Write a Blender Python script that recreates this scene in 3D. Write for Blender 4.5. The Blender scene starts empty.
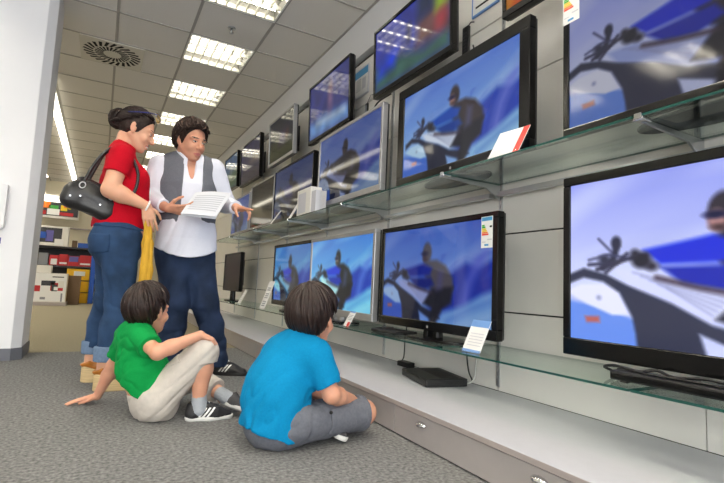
import bpy, math, random
import numpy as np
from mathutils import Vector, Matrix, noise as mnoise
random.seed(7); RNG = np.random.RandomState(5)
SC = bpy.context.scene; COL = SC.collection
PI = math.pi
V = lambda *a: np.array(a, float)
def unit(v): v = np.array(v, float); return v / np.linalg.norm(v)
def lin(c): return tuple((x/12.92 if x <= .04045 else ((x+.055)/1.055)**2.4) for x in c)

# ---------------------------------------------------------------- materials
def mat(name, rgb, rough=.6, metal=0., spec=.5, var=0., scale=40., bump=0., bscale=None, emit=None, coat=0., sss=0., stretch=None, detail=4):
    m = bpy.data.materials.new(name); m.use_nodes = True
    nt = m.node_tree; b = nt.nodes['Principled BSDF']; L = nt.links.new
    c = lin(rgb)
    b.inputs['Base Color'].default_value = (*c, 1); b.inputs['Roughness'].default_value = rough
    b.inputs['Metallic'].default_value = metal; b.inputs['Specular IOR Level'].default_value = spec
    if coat: b.inputs['Coat Weight'].default_value = coat
    if sss:
        b.inputs['Subsurface Weight'].default_value = sss
        b.inputs['Subsurface Radius'].default_value = (1, .35, .2); b.inputs['Subsurface Scale'].default_value = .008
    if var or bump:
        tc = nt.nodes.new('ShaderNodeTexCoord'); mp = nt.nodes.new('ShaderNodeMapping')
        L(tc.outputs['Object'], mp.inputs['Vector'])
        if stretch: mp.inputs['Scale'].default_value = stretch
        n = nt.nodes.new('ShaderNodeTexNoise'); n.inputs['Scale'].default_value = scale; n.inputs['Detail'].default_value = detail
        L(mp.outputs['Vector'], n.inputs['Vector'])
        if var:
            r = nt.nodes.new('ShaderNodeValToRGB'); r.color_ramp.elements[0].position = .3; r.color_ramp.elements[1].position = .7
            r.color_ramp.elements[0].color = (*[max(0, x*(1-var)) for x in c], 1)
            r.color_ramp.elements[1].color = (*[min(1, x*(1+var)) for x in c], 1)
            L(n.outputs['Fac'], r.inputs['Fac']); L(r.outputs['Color'], b.inputs['Base Color'])
        if bump:
            n2 = n
            if bscale:
                n2 = nt.nodes.new('ShaderNodeTexNoise'); n2.inputs['Scale'].default_value = bscale; n2.inputs['Detail'].default_value = 3
                L(mp.outputs['Vector'], n2.inputs['Vector'])
            bp = nt.nodes.new('ShaderNodeBump'); bp.inputs['Strength'].default_value = bump; bp.inputs['Distance'].default_value = .004
            L(n2.outputs['Fac'], bp.inputs['Height']); L(bp.outputs['Normal'], b.inputs['Normal'])
    if emit:
        b.inputs['Emission Color'].default_value = (*lin(emit[:3]), 1); b.inputs['Emission Strength'].default_value = emit[3]
    return m

M = {}
M['carpet'] = mat('carpet_grey', (.48,.48,.475), .95, spec=.1, var=.45, scale=70, bump=.8, bscale=220, detail=8)
M['carpet2'] = mat('carpet_beige', (.56,.53,.45), .95, spec=.1, var=.16, scale=60, bump=.3, bscale=300)
M['tile'] = mat('ceiling_tile', (.89,.88,.86), .95, spec=.1, var=.05, scale=160, bump=.15)
M['tbar'] = mat('ceiling_bar', (.66,.65,.63), .7)
M['wallpanel'] = mat('wall_panel_cream', (.93,.92,.89), .5, spec=.35, var=.02, scale=3)
M['groove'] = mat('panel_groove', (.12,.12,.12), .6)
M['fascia'] = mat('fascia_white', (.86,.86,.86), .7)
M['white'] = mat('white_paint', (.95,.95,.955), .6, var=.01, scale=4)
M['colside'] = mat('column_edge_paint', (.80,.82,.84), .6)
M['skirting'] = mat('skirting_grey', (.42,.43,.46), .6)
M['farwall'] = mat('far_wall_beige', (.88,.85,.76), .7, var=.03, scale=2)
M['counter'] = mat('plinth_top_grey', (.77,.77,.79), .45, spec=.35, var=.015, scale=30)
M['counteredge'] = mat('plinth_edge', (.66,.62,.60), .5)
M['drawer'] = mat('plinth_drawer', (.66,.635,.62), .5, spec=.3, var=.02, scale=20)
M['steel'] = mat('brushed_steel', (.78,.79,.80), .3, 1.)
M['chrome'] = mat('polished_chrome', (.88,.88,.88), .12, 1.)
M['silver'] = mat('silver_plastic', (.68,.68,.69), .35, .6)
M['black'] = mat('black_gloss', (.03,.03,.033), .2, spec=.3)
M['blackm'] = mat('black_matt', (.06,.06,.065), .5)
M['cable'] = mat('cable_black', (.04,.04,.04), .5)
M['wcable'] = mat('cable_white', (.85,.85,.83), .5)
M['paper'] = mat('paper_white', (.93,.93,.92), .7)
M['sheet'] = mat('paper_sheet_white', (.84,.85,.87), .6)
M['red'] = mat('print_red', (.90,.25,.20), .6)
M['cardblue'] = mat('print_blue', (.45,.62,.85), .6)
M['grey'] = mat('print_grey', (.55,.56,.58), .7)
M['lgrey'] = mat('print_light_grey', (.80,.80,.82), .7)
M['faint'] = mat('print_faint', (.70,.71,.74), .7)
M['green'] = mat('print_green', (.25,.65,.25), .6)
M['yellow'] = mat('print_yellow', (.95,.82,.15), .6)
M['orange'] = mat('print_orange', (.95,.50,.15), .6)
M['skyblue'] = mat('print_sky', (.30,.60,.80), .6)
M['lamp_white'] = mat('lamp_housing', (.93,.93,.91), .35)
M['louvre'] = mat('lamp_louvre', (.92,.92,.90), .3, .3)
M['vent'] = mat('vent_paint', (.84,.83,.79), .6)
M['dark'] = mat('vent_dark', (.05,.05,.05), .8)
M['skin_w'] = mat('skin_light', (.87,.66,.54), .5, spec=.35, sss=.12, var=.04, scale=25)
M['skin_m'] = mat('skin_tan', (.80,.58,.47), .5, spec=.35, sss=.12, var=.05, scale=25)
M['skin_k'] = mat('skin_child', (.83,.61,.50), .5, spec=.35, sss=.12, var=.04, scale=25)
M['lip'] = mat('lip_rose', (.72,.42,.38), .4)
M['teeth'] = mat('teeth_white', (.92,.90,.86), .3)
M['eyew'] = mat('eye_white', (.88,.86,.84), .2)
M['iris'] = mat('iris_dark', (.10,.06,.05), .15)
M['brow'] = mat('brow_brown', (.12,.08,.07), .7)
M['hair_d'] = mat('hair_dark_brown', (.13,.085,.07), .62, spec=.25, var=.5, scale=60)
M['hair_b'] = mat('hair_brown', (.16,.105,.08), .62, spec=.25, var=.5, scale=60)
M['hair_k'] = mat('hair_child_brown', (.135,.085,.07), .5, spec=.3, var=.5, scale=60)
M['redcloth'] = mat('cotton_red', (.70,.03,.12), .85, spec=.15, var=.06, scale=120, bump=.15)
M['denim'] = mat('denim_blue', (.15,.235,.35), .85, spec=.15, var=.35, scale=8, bump=.25, bscale=350)
M['denim2'] = mat('denim_dark_blue', (.14,.19,.285), .85, spec=.15, var=.45, scale=7, bump=.25, bscale=350)
M['cuff'] = mat('denim_cuff', (.42,.50,.60), .9, spec=.1, var=.1, scale=80)
M['whitecloth'] = mat('cotton_white', (.90,.91,.95), .8, spec=.2, var=.015, scale=80)
M['vest'] = mat('wool_grey', (.40,.41,.44), .9, spec=.1, var=.12, scale=180, bump=.2)
M['vestin'] = mat('wool_lining', (.25,.26,.28), .8)
M['greencloth'] = mat('cotton_green', (.03,.53,.25), .85, spec=.15, var=.05, scale=120, bump=.15)
M['bluecloth'] = mat('cotton_blue', (.02,.49,.68), .85, spec=.15, var=.05, scale=120, bump=.15)
M['khaki'] = mat('cotton_khaki', (.78,.75,.71), .9, spec=.1, var=.05, scale=60, bump=.2)
M['greyshort'] = mat('cotton_grey', (.40,.41,.44), .9, spec=.1, var=.10, scale=90, bump=.2)
M['navy'] = mat('cotton_navy', (.10,.12,.20), .9)
M['sock'] = mat('sock_grey', (.66,.68,.70), .9, var=.06, scale=200)
M['sneaker'] = mat('sneaker_black', (.10,.10,.11), .6, var=.1, scale=120)
M['sneakerg'] = mat('sneaker_grey', (.24,.24,.25), .7, var=.1, scale=120)
M['rubber'] = mat('rubber_white', (.86,.86,.84), .6)
M['stripe'] = mat('stripe_white', (.93,.93,.92), .6)
M['tan'] = mat('leather_tan', (.68,.42,.13), .5, var=.1, scale=60)
M['cork'] = mat('wedge_straw', (.80,.70,.52), .8, var=.15, scale=10, stretch=(1,1,14))
M['bag'] = mat('leather_black', (.10,.10,.105), .38, spec=.5, var=.15, scale=60, bump=.3, bscale=90)
M['mustard'] = mat('cloth_mustard', (.80,.62,.22), .85, spec=.1, var=.12, scale=30, stretch=(6,6,.4))
M['brown'] = mat('carton_brown', (.45,.36,.27), .8)
M['carton'] = mat('carton_white', (.90,.89,.86), .6)
M['cred'] = mat('carton_red', (.72,.12,.14), .5)
M['cyel'] = mat('crate_yellow', (.95,.74,.08), .5)
M['shelfdark'] = mat('shelf_dark', (.20,.20,.22), .5)
M['postblue'] = mat('post_blue', (.10,.32,.70), .5)
M['purple'] = mat('print_purple', (.36,.34,.62), .5)
M['tvback'] = mat('tv_back', (.10,.10,.11), .45)

def glass_mat():
    m = bpy.data.materials.new('shelf_glass'); m.use_nodes = True; nt = m.node_tree; nt.nodes.clear(); L = nt.links.new
    o = nt.nodes.new('ShaderNodeOutputMaterial'); mx = nt.nodes.new('ShaderNodeMixShader')
    t = nt.nodes.new('ShaderNodeBsdfTransparent'); t.inputs[0].default_value = (.90,.945,.925,1)
    g = nt.nodes.new('ShaderNodeBsdfGlossy'); g.inputs['Roughness'].default_value = .02; g.inputs[0].default_value = (.95,1,.98,1)
    lw = nt.nodes.new('ShaderNodeLayerWeight'); lw.inputs[0].default_value = .5
    pw = nt.nodes.new('ShaderNodeMath'); pw.operation = 'POWER'; pw.inputs[1].default_value = 5.
    ma = nt.nodes.new('ShaderNodeMath'); ma.operation = 'MULTIPLY_ADD'; ma.inputs[1].default_value = .93; ma.inputs[2].default_value = .045
    L(lw.outputs['Facing'], pw.inputs[0]); L(pw.outputs[0], ma.inputs[0])
    L(ma.outputs[0], mx.inputs[0]); L(t.outputs[0], mx.inputs[1]); L(g.outputs[0], mx.inputs[2]); L(mx.outputs[0], o.inputs[0])
    return m
M['glass'] = glass_mat()
M['glassedge'] = mat('glass_edge', (.10,.30,.27), .15, spec=.6)
def clear_mat():
    m = bpy.data.materials.new('clear_acrylic'); m.use_nodes = True; nt = m.node_tree; nt.nodes.clear(); L = nt.links.new
    o = nt.nodes.new('ShaderNodeOutputMaterial'); mx = nt.nodes.new('ShaderNodeMixShader'); mx.inputs[0].default_value = .12
    t = nt.nodes.new('ShaderNodeBsdfTransparent'); g = nt.nodes.new('ShaderNodeBsdfGlossy'); g.inputs['Roughness'].default_value = .05
    L(t.outputs[0], mx.inputs[1]); L(g.outputs[0], mx.inputs[2]); L(mx.outputs[0], o.inputs[0]); return m
M['acrylic'] = clear_mat()
M['tube'] = mat('fluorescent_tube', (1,1,1), .5, emit=(1,.965,.90,145.))  # out-of-view lights burn brighter to make up the room light
M['tube_dimmed'] = mat('fluorescent_tube_dimmed', (1,1,1), .5, emit=(1,.965,.90,34.))  # dimmed copy for the lights ahead, so their louvre cells show
M['lamp_darkened'] = mat('lamp_reflector_darkened', (.42,.42,.40), .4, .3)  # housing copy darkened so the lamp cells look shaded
M['louvre_darkened'] = mat('lamp_louvre_darkened', (.62,.62,.58), .35, .3)  # louvre copy darkened for the same lights
M['striplight'] = mat('strip_diffuser', (1,1,1), .5, emit=(1,.965,.88,6.))
M['lightbox'] = mat('lightbox_white', (1,1,1), .5, emit=(1,.97,.9,1.6))

# ---------------------------------------------------------------- mesh helpers
class MB:
    def __init__(s): s.v=[]; s.f=[]; s.m=[]
    def quad(s, a,b,c,d, mi=0):
        n=len(s.v); s.v += [tuple(a),tuple(b),tuple(c),tuple(d)]; s.f.append((n,n+1,n+2,n+3)); s.m.append(mi); return s
    def poly(s, pts, mi=0):
        n=len(s.v); s.v += [tuple(p) for p in pts]; s.f.append(tuple(range(n,n+len(pts)))); s.m.append(mi); return s
    def box(s, lo, hi, mi=0, R=None, c=None):
        n=len(s.v)
        P=[(x,y,z) for z in (lo[2],hi[2]) for y in (lo[1],hi[1]) for x in (lo[0],hi[0])]
        if R is not None:
            c = V(*c) if c is not None else (V(*lo)+V(*hi))/2
            P=[tuple(R@(V(*p)-c)+c) for p in P]
        s.v+=P
        for q in ((0,2,3,1),(4,5,7,6),(0,1,5,4),(2,6,7,3),(0,4,6,2),(1,3,7,5)):
            s.f.append(tuple(n+i for i in q)); s.m.append(mi)
        return s
    def prism(s, pts, axis, lo, hi, mi=0):          # polygon in the two other axes, extruded along axis
        ax=[i for i in range(3) if i!=axis]
        def P(p,t):
            q=[0,0,0]; q[ax[0]],q[ax[1]]=p; q[axis]=t; return tuple(q)
        n=len(s.v); k=len(pts)
        s.v+=[P(p,lo) for p in pts]+[P(p,hi) for p in pts]
        s.f.append(tuple(range(n,n+k))); s.m.append(mi); s.f.append(tuple(range(n+2*k-1,n+k-1,-1))); s.m.append(mi)
        for i in range(k):
            j=(i+1)%k; s.f.append((n+i,n+j,n+k+j,n+k+i)); s.m.append(mi)
        return s
    def tube(s, pts, rad, seg=8, mi=0, flat=None):
        pts=[V(*p) for p in pts]; k=len(pts)
        if not hasattr(rad,'__len__'): rad=[rad]*k
        n0=len(s.v); up=None
        for i in range(k):
            d=unit(pts[min(i+1,k-1)]-pts[max(i-1,0)])
            if up is None: up = V(0,0,1) if abs(d[2])<.9 else V(1,0,0)
            a=np.cross(d,up); a=unit(a); b=np.cross(a,d); up=b
            for j in range(seg):
                t=2*PI*j/seg; s.v.append(tuple(pts[i]+rad[i]*(a*math.cos(t)+b*math.sin(t))))
        for i in range(k-1):
            for j in range(seg):
                a0=n0+i*seg+j; a1=n0+i*seg+(j+1)%seg
                s.f.append((a0,a1,a1+seg,a0+seg)); s.m.append(mi)
        s.f.append(tuple(n0+j for j in range(seg-1,-1,-1))); s.m.append(mi)
        s.f.append(tuple(n0+(k-1)*seg+j for j in range(seg))); s.m.append(mi)
        return s
    def disc(s, c, r, z, seg=24, mi=0):
        return s.poly([(c[0]+r*math.cos(2*PI*i/seg), c[1]+r*math.sin(2*PI*i/seg), z) for i in range(seg)], mi)
    def build(s, name, mats, parent=None, bevel=0., smooth=False, seg=2):
        me=bpy.data.meshes.new(name); me.from_pydata(s.v,[],s.f)
        if not isinstance(mats,(list,tuple)): mats=[mats]
        for m in mats: me.materials.append(M[m])
        if len(mats)>1: me.polygons.foreach_set('material_index', s.m)
        import bmesh
        bm=bmesh.new(); bm.from_mesh(me); bmesh.ops.recalc_face_normals(bm, faces=bm.faces); bm.to_mesh(me); bm.free()
        return link(name, me, parent, bevel, smooth, seg)
def link(name, me, parent=None, bevel=0., smooth=False, seg=2):
    o=bpy.data.objects.new(name,me); COL.objects.link(o)
    if parent is not None:
        o.parent=parent; o.matrix_parent_inverse=Matrix.Identity(4)
        W=world(parent)
        o.location=-V(*W)
    if bevel:
        b=o.modifiers.new('bevel','BEVEL'); b.width=bevel; b.segments=seg; b.limit_method='ANGLE'
    if smooth:
        me.polygons.foreach_set('use_smooth',[True]*len(me.polygons))
    return o
def world(o):                 # roots are placed by location only while being built
    p=V(*o.location)
    while o.parent: o=o.parent; p=p+V(*o.location)
    return p
def tag(o, label, cat, group=None, kind=None):
    o['label']=label; o['category']=cat
    if group: o['group']=group
    if kind: o['kind']=kind
    return o
def thing(name, loc, label, cat, group=None):
    o=bpy.data.objects.new(name,None); COL.objects.link(o); o.location=loc; o.empty_display_size=.1
    return tag(o,label,cat,group)
def struct(o): o['kind']='structure'; return o
def part_label(o,l): o['label']=l; return o
def copy_tree(o, dloc, parent=None):
    c=o.copy(); COL.objects.link(c)
    if parent is None: c.location=V(*o.location)+V(*dloc)
    else: c.parent=parent
    for ch in list(o.children): copy_tree(ch,(0,0,0),c)
    return c
def meshobj(name, me, mats, parent=None, smooth=True):
    for m in mats: me.materials.append(M[m])
    return link(name, me, parent, smooth=smooth)

# ---------------------------------------------------------------- implicit surfaces (bodies and clothes)
def smin(a,b,k):
    if k<=0: return np.minimum(a,b)
    h=np.maximum(k-np.abs(a-b),0)/k
    return np.minimum(a,b)-h*h*k*.25
class Sdf:
    def __init__(s): s.p=[]
    def copy(s): c=Sdf(); c.p=list(s.p); return c
    def add(s, fn, lo, hi, k=.02, op='u', cuts=None): s.p.append((fn,np.array(lo,float),np.array(hi,float),k,op,cuts)); return s
    def rc(s,a,b,ra,rb,k=.02,op='u',cuts=None):
        a=V(*a); b=V(*b); ba=b-a; L2=max(ba@ba,1e-9)
        def fn(X,Y,Z):
            px,py,pz=X-a[0],Y-a[1],Z-a[2]
            t=np.clip((px*ba[0]+py*ba[1]+pz*ba[2])/L2,0,1)
            return np.sqrt((px-t*ba[0])**2+(py-t*ba[1])**2+(pz-t*ba[2])**2)-(ra+(rb-ra)*t)
        r=max(ra,rb); return s.add(fn,np.minimum(a,b)-r,np.maximum(a,b)+r,k,op,cuts)
    def chain(s,pts,rad,k=.02,cuts=None):
        for i in range(len(pts)-1): s.rc(pts[i],pts[i+1],rad[i],rad[i+1],k,'u',cuts)
        return s
    def ec(s,a,b,ra,rb,lat,ratio,k=.03,op='u',cuts=None):
        """tapered capsule with an elliptical section: ra/rb along lat, depth scaled by ratio (ratio may be a pair)"""
        a=V(*a); b=V(*b); w=unit(b-a); l=V(*lat); l=unit(l-w*(l@w)); d=np.cross(w,l); Ln=np.linalg.norm(b-a)
        r0,r1=ratio if hasattr(ratio,'__len__') else (ratio,ratio)
        def fn(X,Y,Z):
            px,py,pz=X-a[0],Y-a[1],Z-a[2]
            pw=px*w[0]+py*w[1]+pz*w[2]; pl=px*l[0]+py*l[1]+pz*l[2]; pd=px*d[0]+py*d[1]+pz*d[2]
            t=np.clip(pw/Ln,0,1); q=r0+(r1-r0)*t; e=pw-t*Ln
            return (np.sqrt(pl**2+(pd/q)**2+e**2)-(ra+(rb-ra)*t))*np.minimum(q,1)
        r=max(ra,rb)*max(1,r0,r1); return s.add(fn,np.minimum(a,b)-r,np.maximum(a,b)+r,k,op,cuts)
    def el(s,c,r,R=None,k=.02,op='u',cuts=None):
        c=V(*c); r=V(*r); R=np.eye(3) if R is None else np.array(R)   # columns of R: local axes in world
        def fn(X,Y,Z):
            px,py,pz=X-c[0],Y-c[1],Z-c[2]
            q=[px*R[0,i]+py*R[1,i]+pz*R[2,i] for i in range(3)]
            k0=np.sqrt(sum((q[i]/r[i])**2 for i in range(3))); k1=np.sqrt(sum((q[i]/r[i]**2)**2 for i in range(3)))
            return k0*(k0-1)/np.maximum(k1,1e-6)
        e=np.sqrt(((R*r)**2).sum(1)); return s.add(fn,c-e,c+e,k,op,cuts)
    def bx(s,c,hs,rad,R=None,k=.02,op='u',cuts=None):
        c=V(*c); hs=V(*hs); R=np.eye(3) if R is None else np.array(R)
        def fn(X,Y,Z):
            px,py,pz=X-c[0],Y-c[1],Z-c[2]
            q=[np.abs(px*R[0,i]+py*R[1,i]+pz*R[2,i])-(hs[i]-rad) for i in range(3)]
            o=np.sqrt(sum(np.maximum(x,0)**2 for x in q)); return o+np.minimum(np.maximum(np.maximum(q[0],q[1]),q[2]),0)-rad
        e=(np.abs(R)*hs).sum(1); return s.add(fn,c-e,c+e,k,op,cuts)
    def mesh(s, name, h, off=0., cuts=None, lo=None, hi=None):
        pl=np.min([p[1] for p in s.p if p[4]=='u'],0) if lo is None else np.array(lo,float)
        ph=np.max([p[2] for p in s.p if p[4]=='u'],0) if hi is None else np.array(hi,float)
        if cuts:                                     # shrink to axis-aligned cuts
            for pt,n in cuts:
                n=V(*n)
                for i in range(3):
                    if n[i]>.999: ph[i]=min(ph[i],pt[i])
                    if n[i]<-.999: pl[i]=max(pl[i],pt[i])
        pl=pl-off-3*h; ph=ph+off+3*h
        N=np.ceil((ph-pl)/h).astype(int)+1
        f=np.full(N,.12,np.float32)
        ax=[(pl[i]+h*np.arange(N[i])).astype(np.float32) for i in range(3)]
        for fn,l,u,k,op,cu in s.p:
            m=k+off+3*h
            i0=np.clip(np.floor((l-m-pl)/h).astype(int),0,N); i1=np.clip(np.ceil((u+m-pl)/h).astype(int)+1,0,N)
            if (i1<=i0).any(): continue
            X=ax[0][i0[0]:i1[0],None,None]; Y=ax[1][None,i0[1]:i1[1],None]; Z=ax[2][None,None,i0[2]:i1[2]]
            d=fn(X,Y,Z)-(off if op=='u' else 0)
            if cu:
                for pt,n in cu:
                    n=unit(n); d=np.maximum(d,(X-pt[0])*n[0]+(Y-pt[1])*n[1]+(Z-pt[2])*n[2])
            sl=(slice(i0[0],i1[0]),slice(i0[1],i1[1]),slice(i0[2],i1[2]))
            g=f[sl]
            if op=='u': f[sl]=smin(g,d,k)
            elif op=='s': f[sl]=-smin(-g,d,k)
            elif op=='i': f[sl]=-smin(-g,-d,k)
        if cuts:
            X=ax[0][:,None,None]; Y=ax[1][None,:,None]; Z=ax[2][None,None,:]
            for pt,n in cuts:
                n=unit(n); f=np.maximum(f,((X-pt[0])*n[0]+(Y-pt[1])*n[1]+(Z-pt[2])*n[2]).astype(np.float32))
        f[0]=f[-1]=.1; f[:,0]=f[:,-1]=.1; f[:,:,0]=f[:,:,-1]=.1
        vs,qs=nets(f,pl,h)
        me=bpy.data.meshes.new(name)
        me.vertices.add(len(vs)); me.vertices.foreach_set('co',vs.astype(np.float32).ravel())
        me.loops.add(len(qs)*4); me.loops.foreach_set('vertex_index',qs.astype(np.int32).ravel())
        me.polygons.add(len(qs)); me.polygons.foreach_set('loop_start',np.arange(0,len(qs)*4,4,dtype=np.int32))
        me.polygons.foreach_set('loop_total',np.full(len(qs),4,np.int32))
        me.update(calc_edges=True); me.validate()
        return me
def nets(f,org,h):
    s=f<0
    c=np.zeros(np.array(f.shape)-1,np.uint8)
    for i in (0,1):
        for j in (0,1):
            for k in (0,1): c+=s[i:i+c.shape[0],j:j+c.shape[1],k:k+c.shape[2]]
    I=np.argwhere((c>0)&(c<8)); n=len(I)
    idx=np.full(c.shape,-1,np.int32); idx[I[:,0],I[:,1],I[:,2]]=np.arange(n)
    acc=np.zeros((n,3)); cnt=np.zeros(n)
    cor=[np.array((i,j,k)) for i in (0,1) for j in (0,1) for k in (0,1)]
    for a in range(8):
        for b in range(a+1,8):
            if np.abs(cor[a]-cor[b]).sum()!=1: continue
            A=I+cor[a]; B=I+cor[b]
            fa=f[A[:,0],A[:,1],A[:,2]]; fb=f[B[:,0],B[:,1],B[:,2]]
            m=(fa<0)!=(fb<0); t=fa[m]/(fa[m]-fb[m])
            acc[m]+=cor[a]+t[:,None]*(cor[b]-cor[a]); cnt[m]+=1
    vs=(I+acc/cnt[:,None])*h+org
    Q=[]
    for ax in range(3):
        o1,o2=[(1,2),(2,0),(0,1)][ax]
        sl0=[slice(None)]*3; sl1=[slice(None)]*3; sl0[ax]=slice(0,-1); sl1[ax]=slice(1,None)
        A=s[tuple(sl0)]; B=s[tuple(sl1)]
        E=np.argwhere(A!=B); 
        E=E[(E[:,o1]>0)&(E[:,o2]>0)&(E[:,o1]<f.shape[o1]-1)&(E[:,o2]<f.shape[o2]-1)]
        fl=A[E[:,0],E[:,1],E[:,2]]
        d1=np.zeros(3,int); d1[o1]=1; d2=np.zeros(3,int); d2[o2]=1
        g=lambda P: idx[P[:,0],P[:,1],P[:,2]]
        q=np.stack([g(E-d1-d2),g(E-d2),g(E),g(E-d1)],1)
        q[~fl]=q[~fl][:,::-1]; Q.append(q)
    return vs,np.concatenate(Q)
def folds(me, amp, freq=14., stretch=(1,1,1), seed=0., fn=None, along=None):
    """cloth creases: ridged noise along the normals"""
    n=len(me.vertices); co=np.empty(n*3,np.float32); no=np.empty(n*3,np.float32)
    me.vertices.foreach_get('co',co); me.vertex_normals.foreach_get('vector',no)
    co=co.reshape(-1,3); no=no.reshape(-1,3); st=np.array(stretch)*freq
    nz=mnoise.noise; d=np.empty(n,np.float32)
    if along is not None:
        w_=unit(along).astype(np.float32); P=(co-np.outer(co@w_,w_)*.78)*freq+seed
    else: P=co*st+seed
    for i in range(n):
        p=P[i]; a=nz(p); b=nz((p[0]*2.1+a*1.5,p[1]*2.1,p[2]*2.1+a))
        d[i]=b*.30+.2-(1-min(1,abs(a)*2.6))**1.4*.75
    if fn is not None: d*=fn(co)
    co+=no*d[:,None]*amp
    me.vertices.foreach_set('co',co.ravel()); me.update()
    return me
def paint_faces(me, spots):
    """spots: (centre, radius vector in frame, frame, slot) -> material slots for lips, brows and eyes"""
    n=len(me.polygons); c=np.empty(n*3,np.float32); me.polygons.foreach_get('center',c); c=c.reshape(-1,3)
    mi=np.zeros(n,np.int32)
    for ctr,r,R,slot in spots:
        q=(c-ctr)@R/np.array(r); mi[(q**2).sum(1)<1]=slot
    me.polygons.foreach_set('material_index',mi)
EXPOSURE=-0.12; FRONT_FILL=320  # power of the added fill light behind the camera
# ---------------------------------------------------------------- the room
CZ=3.0; XW=1.87; XF=1.805; X0=-6.0; Y0=-4.0; Y1=16.0; CARP=4.75
struct(MB().quad((X0,Y0,0),(XW,Y0,0),(XW,CARP,0),(X0,CARP,0)).quad((X0,CARP,0),(XW,CARP,0),(XW,Y1,0),(X0,Y1,0),1).build('floor',['carpet','carpet2']))
GX=[XF-.62*i for i in range(0,14)]; GX=[x for x in GX if x>X0]+[X0]
GY0=3.355; GS=.613
GY=[GY0+GS*i for i in range(-12,21)]
LAMPS=[]       # (column index in GX, row index in GY)
for col in (1,5,9):  # rows past the first column are unseen, added as fill light
    for r in range(0,len(GY)-1,2): LAMPS.append((col,r))
VENT=(-.0825,GY[12+3]+GS/2)     # the swirl diffuser sits across two tiles
cm=MB(); gm=MB()
for i in range(len(GX)-1):
    for j in range(len(GY)-1):
        if (i,j) in LAMPS: continue
        cm.quad((GX[i+1],GY[j],CZ),(GX[i],GY[j],CZ),(GX[i],GY[j+1],CZ),(GX[i+1],GY[j+1],CZ))
struct(cm.build('ceiling','tile'))
for x in GX[1:-1]: gm.box((x-.012,Y0,CZ-.006),(x+.012,Y1,CZ+.004))
for y in GY: gm.box((X0,y-.009,CZ-.005),(XF,y+.009,CZ+.004))
gm.box((XF-.02,Y0,CZ-.008),(XF,Y1,CZ+.004))
struct(gm.build('trim_1','tbar'))
# panelled display wall with dark joints
wm=MB(); zs=[.15,.56,.97,1.385,1.797,2.21,2.62]
ups=[-2.2,-1.15,-.15,.87,1.83,2.96,4.05,5.15,6.25,7.35,8.45]
wm.box((XW,Y0,0),(XW+.1,Y1,CZ+.2),1)
ye=[Y0]+ups+[9.6,11.,12.4,13.8,Y1]
for a,b in zip(ye[:-1],ye[1:]):
    for z0,z1 in zip(zs[:-1],zs[1:]): wm.box((XW-.012,a+.002,z0+.004),(XW+.002,b-.002,z1-.004),0)
struct(wm.build('wall_right',['wallpanel','groove']))
struct(MB().box((XF,Y0,2.645),(XW+.05,Y1,CZ+.1)).build('trim_2','fascia'))
struct(MB().box((X0,Y1,0),(XW,Y1+.1,CZ+.1)).build('wall_far','farwall'))
struct(MB().box((X0-.1,Y0,0),(X0,Y1,CZ+.1)).build('wall_left','white'))
struct(MB().box((X0,Y0-.1,0),(XW,Y0,CZ+.1)).build('wall_near','white'))
# the white column
struct(MB().prism([(-1.75,4.36),(-.535,4.36),(-.475,4.42),(-.475,4.84),(-1.75,4.84)],2,.085,CZ).build('wall_column','white',bevel=.004))
struct(MB().prism([(-1.765,4.352),(-.531,4.352),(-.467,4.417),(-.467,4.848),(-1.765,4.848)],2,0,.088).build('baseboard_column','skirting'))

# ---------------------------------------------------------------- ceiling fittings
def lamp(i,j,label):
    x1,x0=GX[i]-.014,GX[i+1]+.014; y0,y1=GY[j]+.014,GY[j+1]-.014; x1,x0=max(x0,x1),min(x0,x1)
    t=thing('ceiling_light',((x0+x1)/2,(y0+y1)/2,CZ),label,'light','recessed louvre lights in the ceiling')
    h=MB(); z=CZ+.085
    h.quad((x0,y0,z),(x1,y0,z),(x1,y1,z),(x0,y1,z))
    for a,b in (((x0,y0),(x1,y0)),((x1,y0),(x1,y1)),((x1,y1),(x0,y1)),((x0,y1),(x0,y0))): h.quad((*a,CZ-.004),(*b,CZ-.004),(*b,z),(*a,z))
    vis=(i==1 and j>=12)  # these lights get the dimmed tubes and darkened housing and louvre
    h.build('housing','lamp_darkened' if vis else 'lamp_white',t)
    n=3
    for k in range(n):
        y=y0+(k+.5)*(y1-y0)/n
        MB().tube([(x0+.02,y,CZ+.055),(x1-.02,y,CZ+.055)],.013,8).build('tube','tube_dimmed' if vis else 'tube',t,smooth=True)
    l=MB()
    for k in range(1,7):
        x=x0+k*(x1-x0)/7; l.box((x-.003,y0,CZ-.003),(x+.003,y1,CZ+.034))
    for k in range(0,n+1):
        y=y0+k*(y1-y0)/n; y=min(max(y,y0+.006),y1-.006)
        l.box((x0,y-.006,CZ-.003),(x1,y+.006,CZ+.034))
    l.build('louvre','louvre_darkened' if vis else 'louvre',t)
    f=MB()
    for lo,hi in (((x0-.012,y0-.012),(x1+.012,y0)),((x0-.012,y1),(x1+.012,y1+.012)),((x0-.012,y0),(x0,y1)),((x1,y0),(x1+.012,y1))): f.box((*lo,CZ-.008),(*hi,CZ))
    f.build('frame','lamp_white',t); return t
LL={12:'lit louvre ceiling light at the top edge of the photo, nearest of the row',14:'second nearest lit louvre ceiling light, just beyond the sprinkler',
    16:'third lit louvre ceiling light, above the head of the man in the waistcoat',18:'fourth lit louvre ceiling light, seen between the woman and the man'}
for i,j in LAMPS:
    if i==1 and j in LL: lab=LL[j]
    elif i==1 and j<12: lab='lit louvre ceiling light of the row along the televisions, out of view overhead'
    elif i==1: lab='lit louvre ceiling light far along the row, hidden behind the standing couple'
    elif i==5: lab='lit louvre ceiling light of the row behind the white column'
    else: lab='lit louvre ceiling light of the row farthest from the televisions'
    lamp(i,j,lab)
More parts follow.
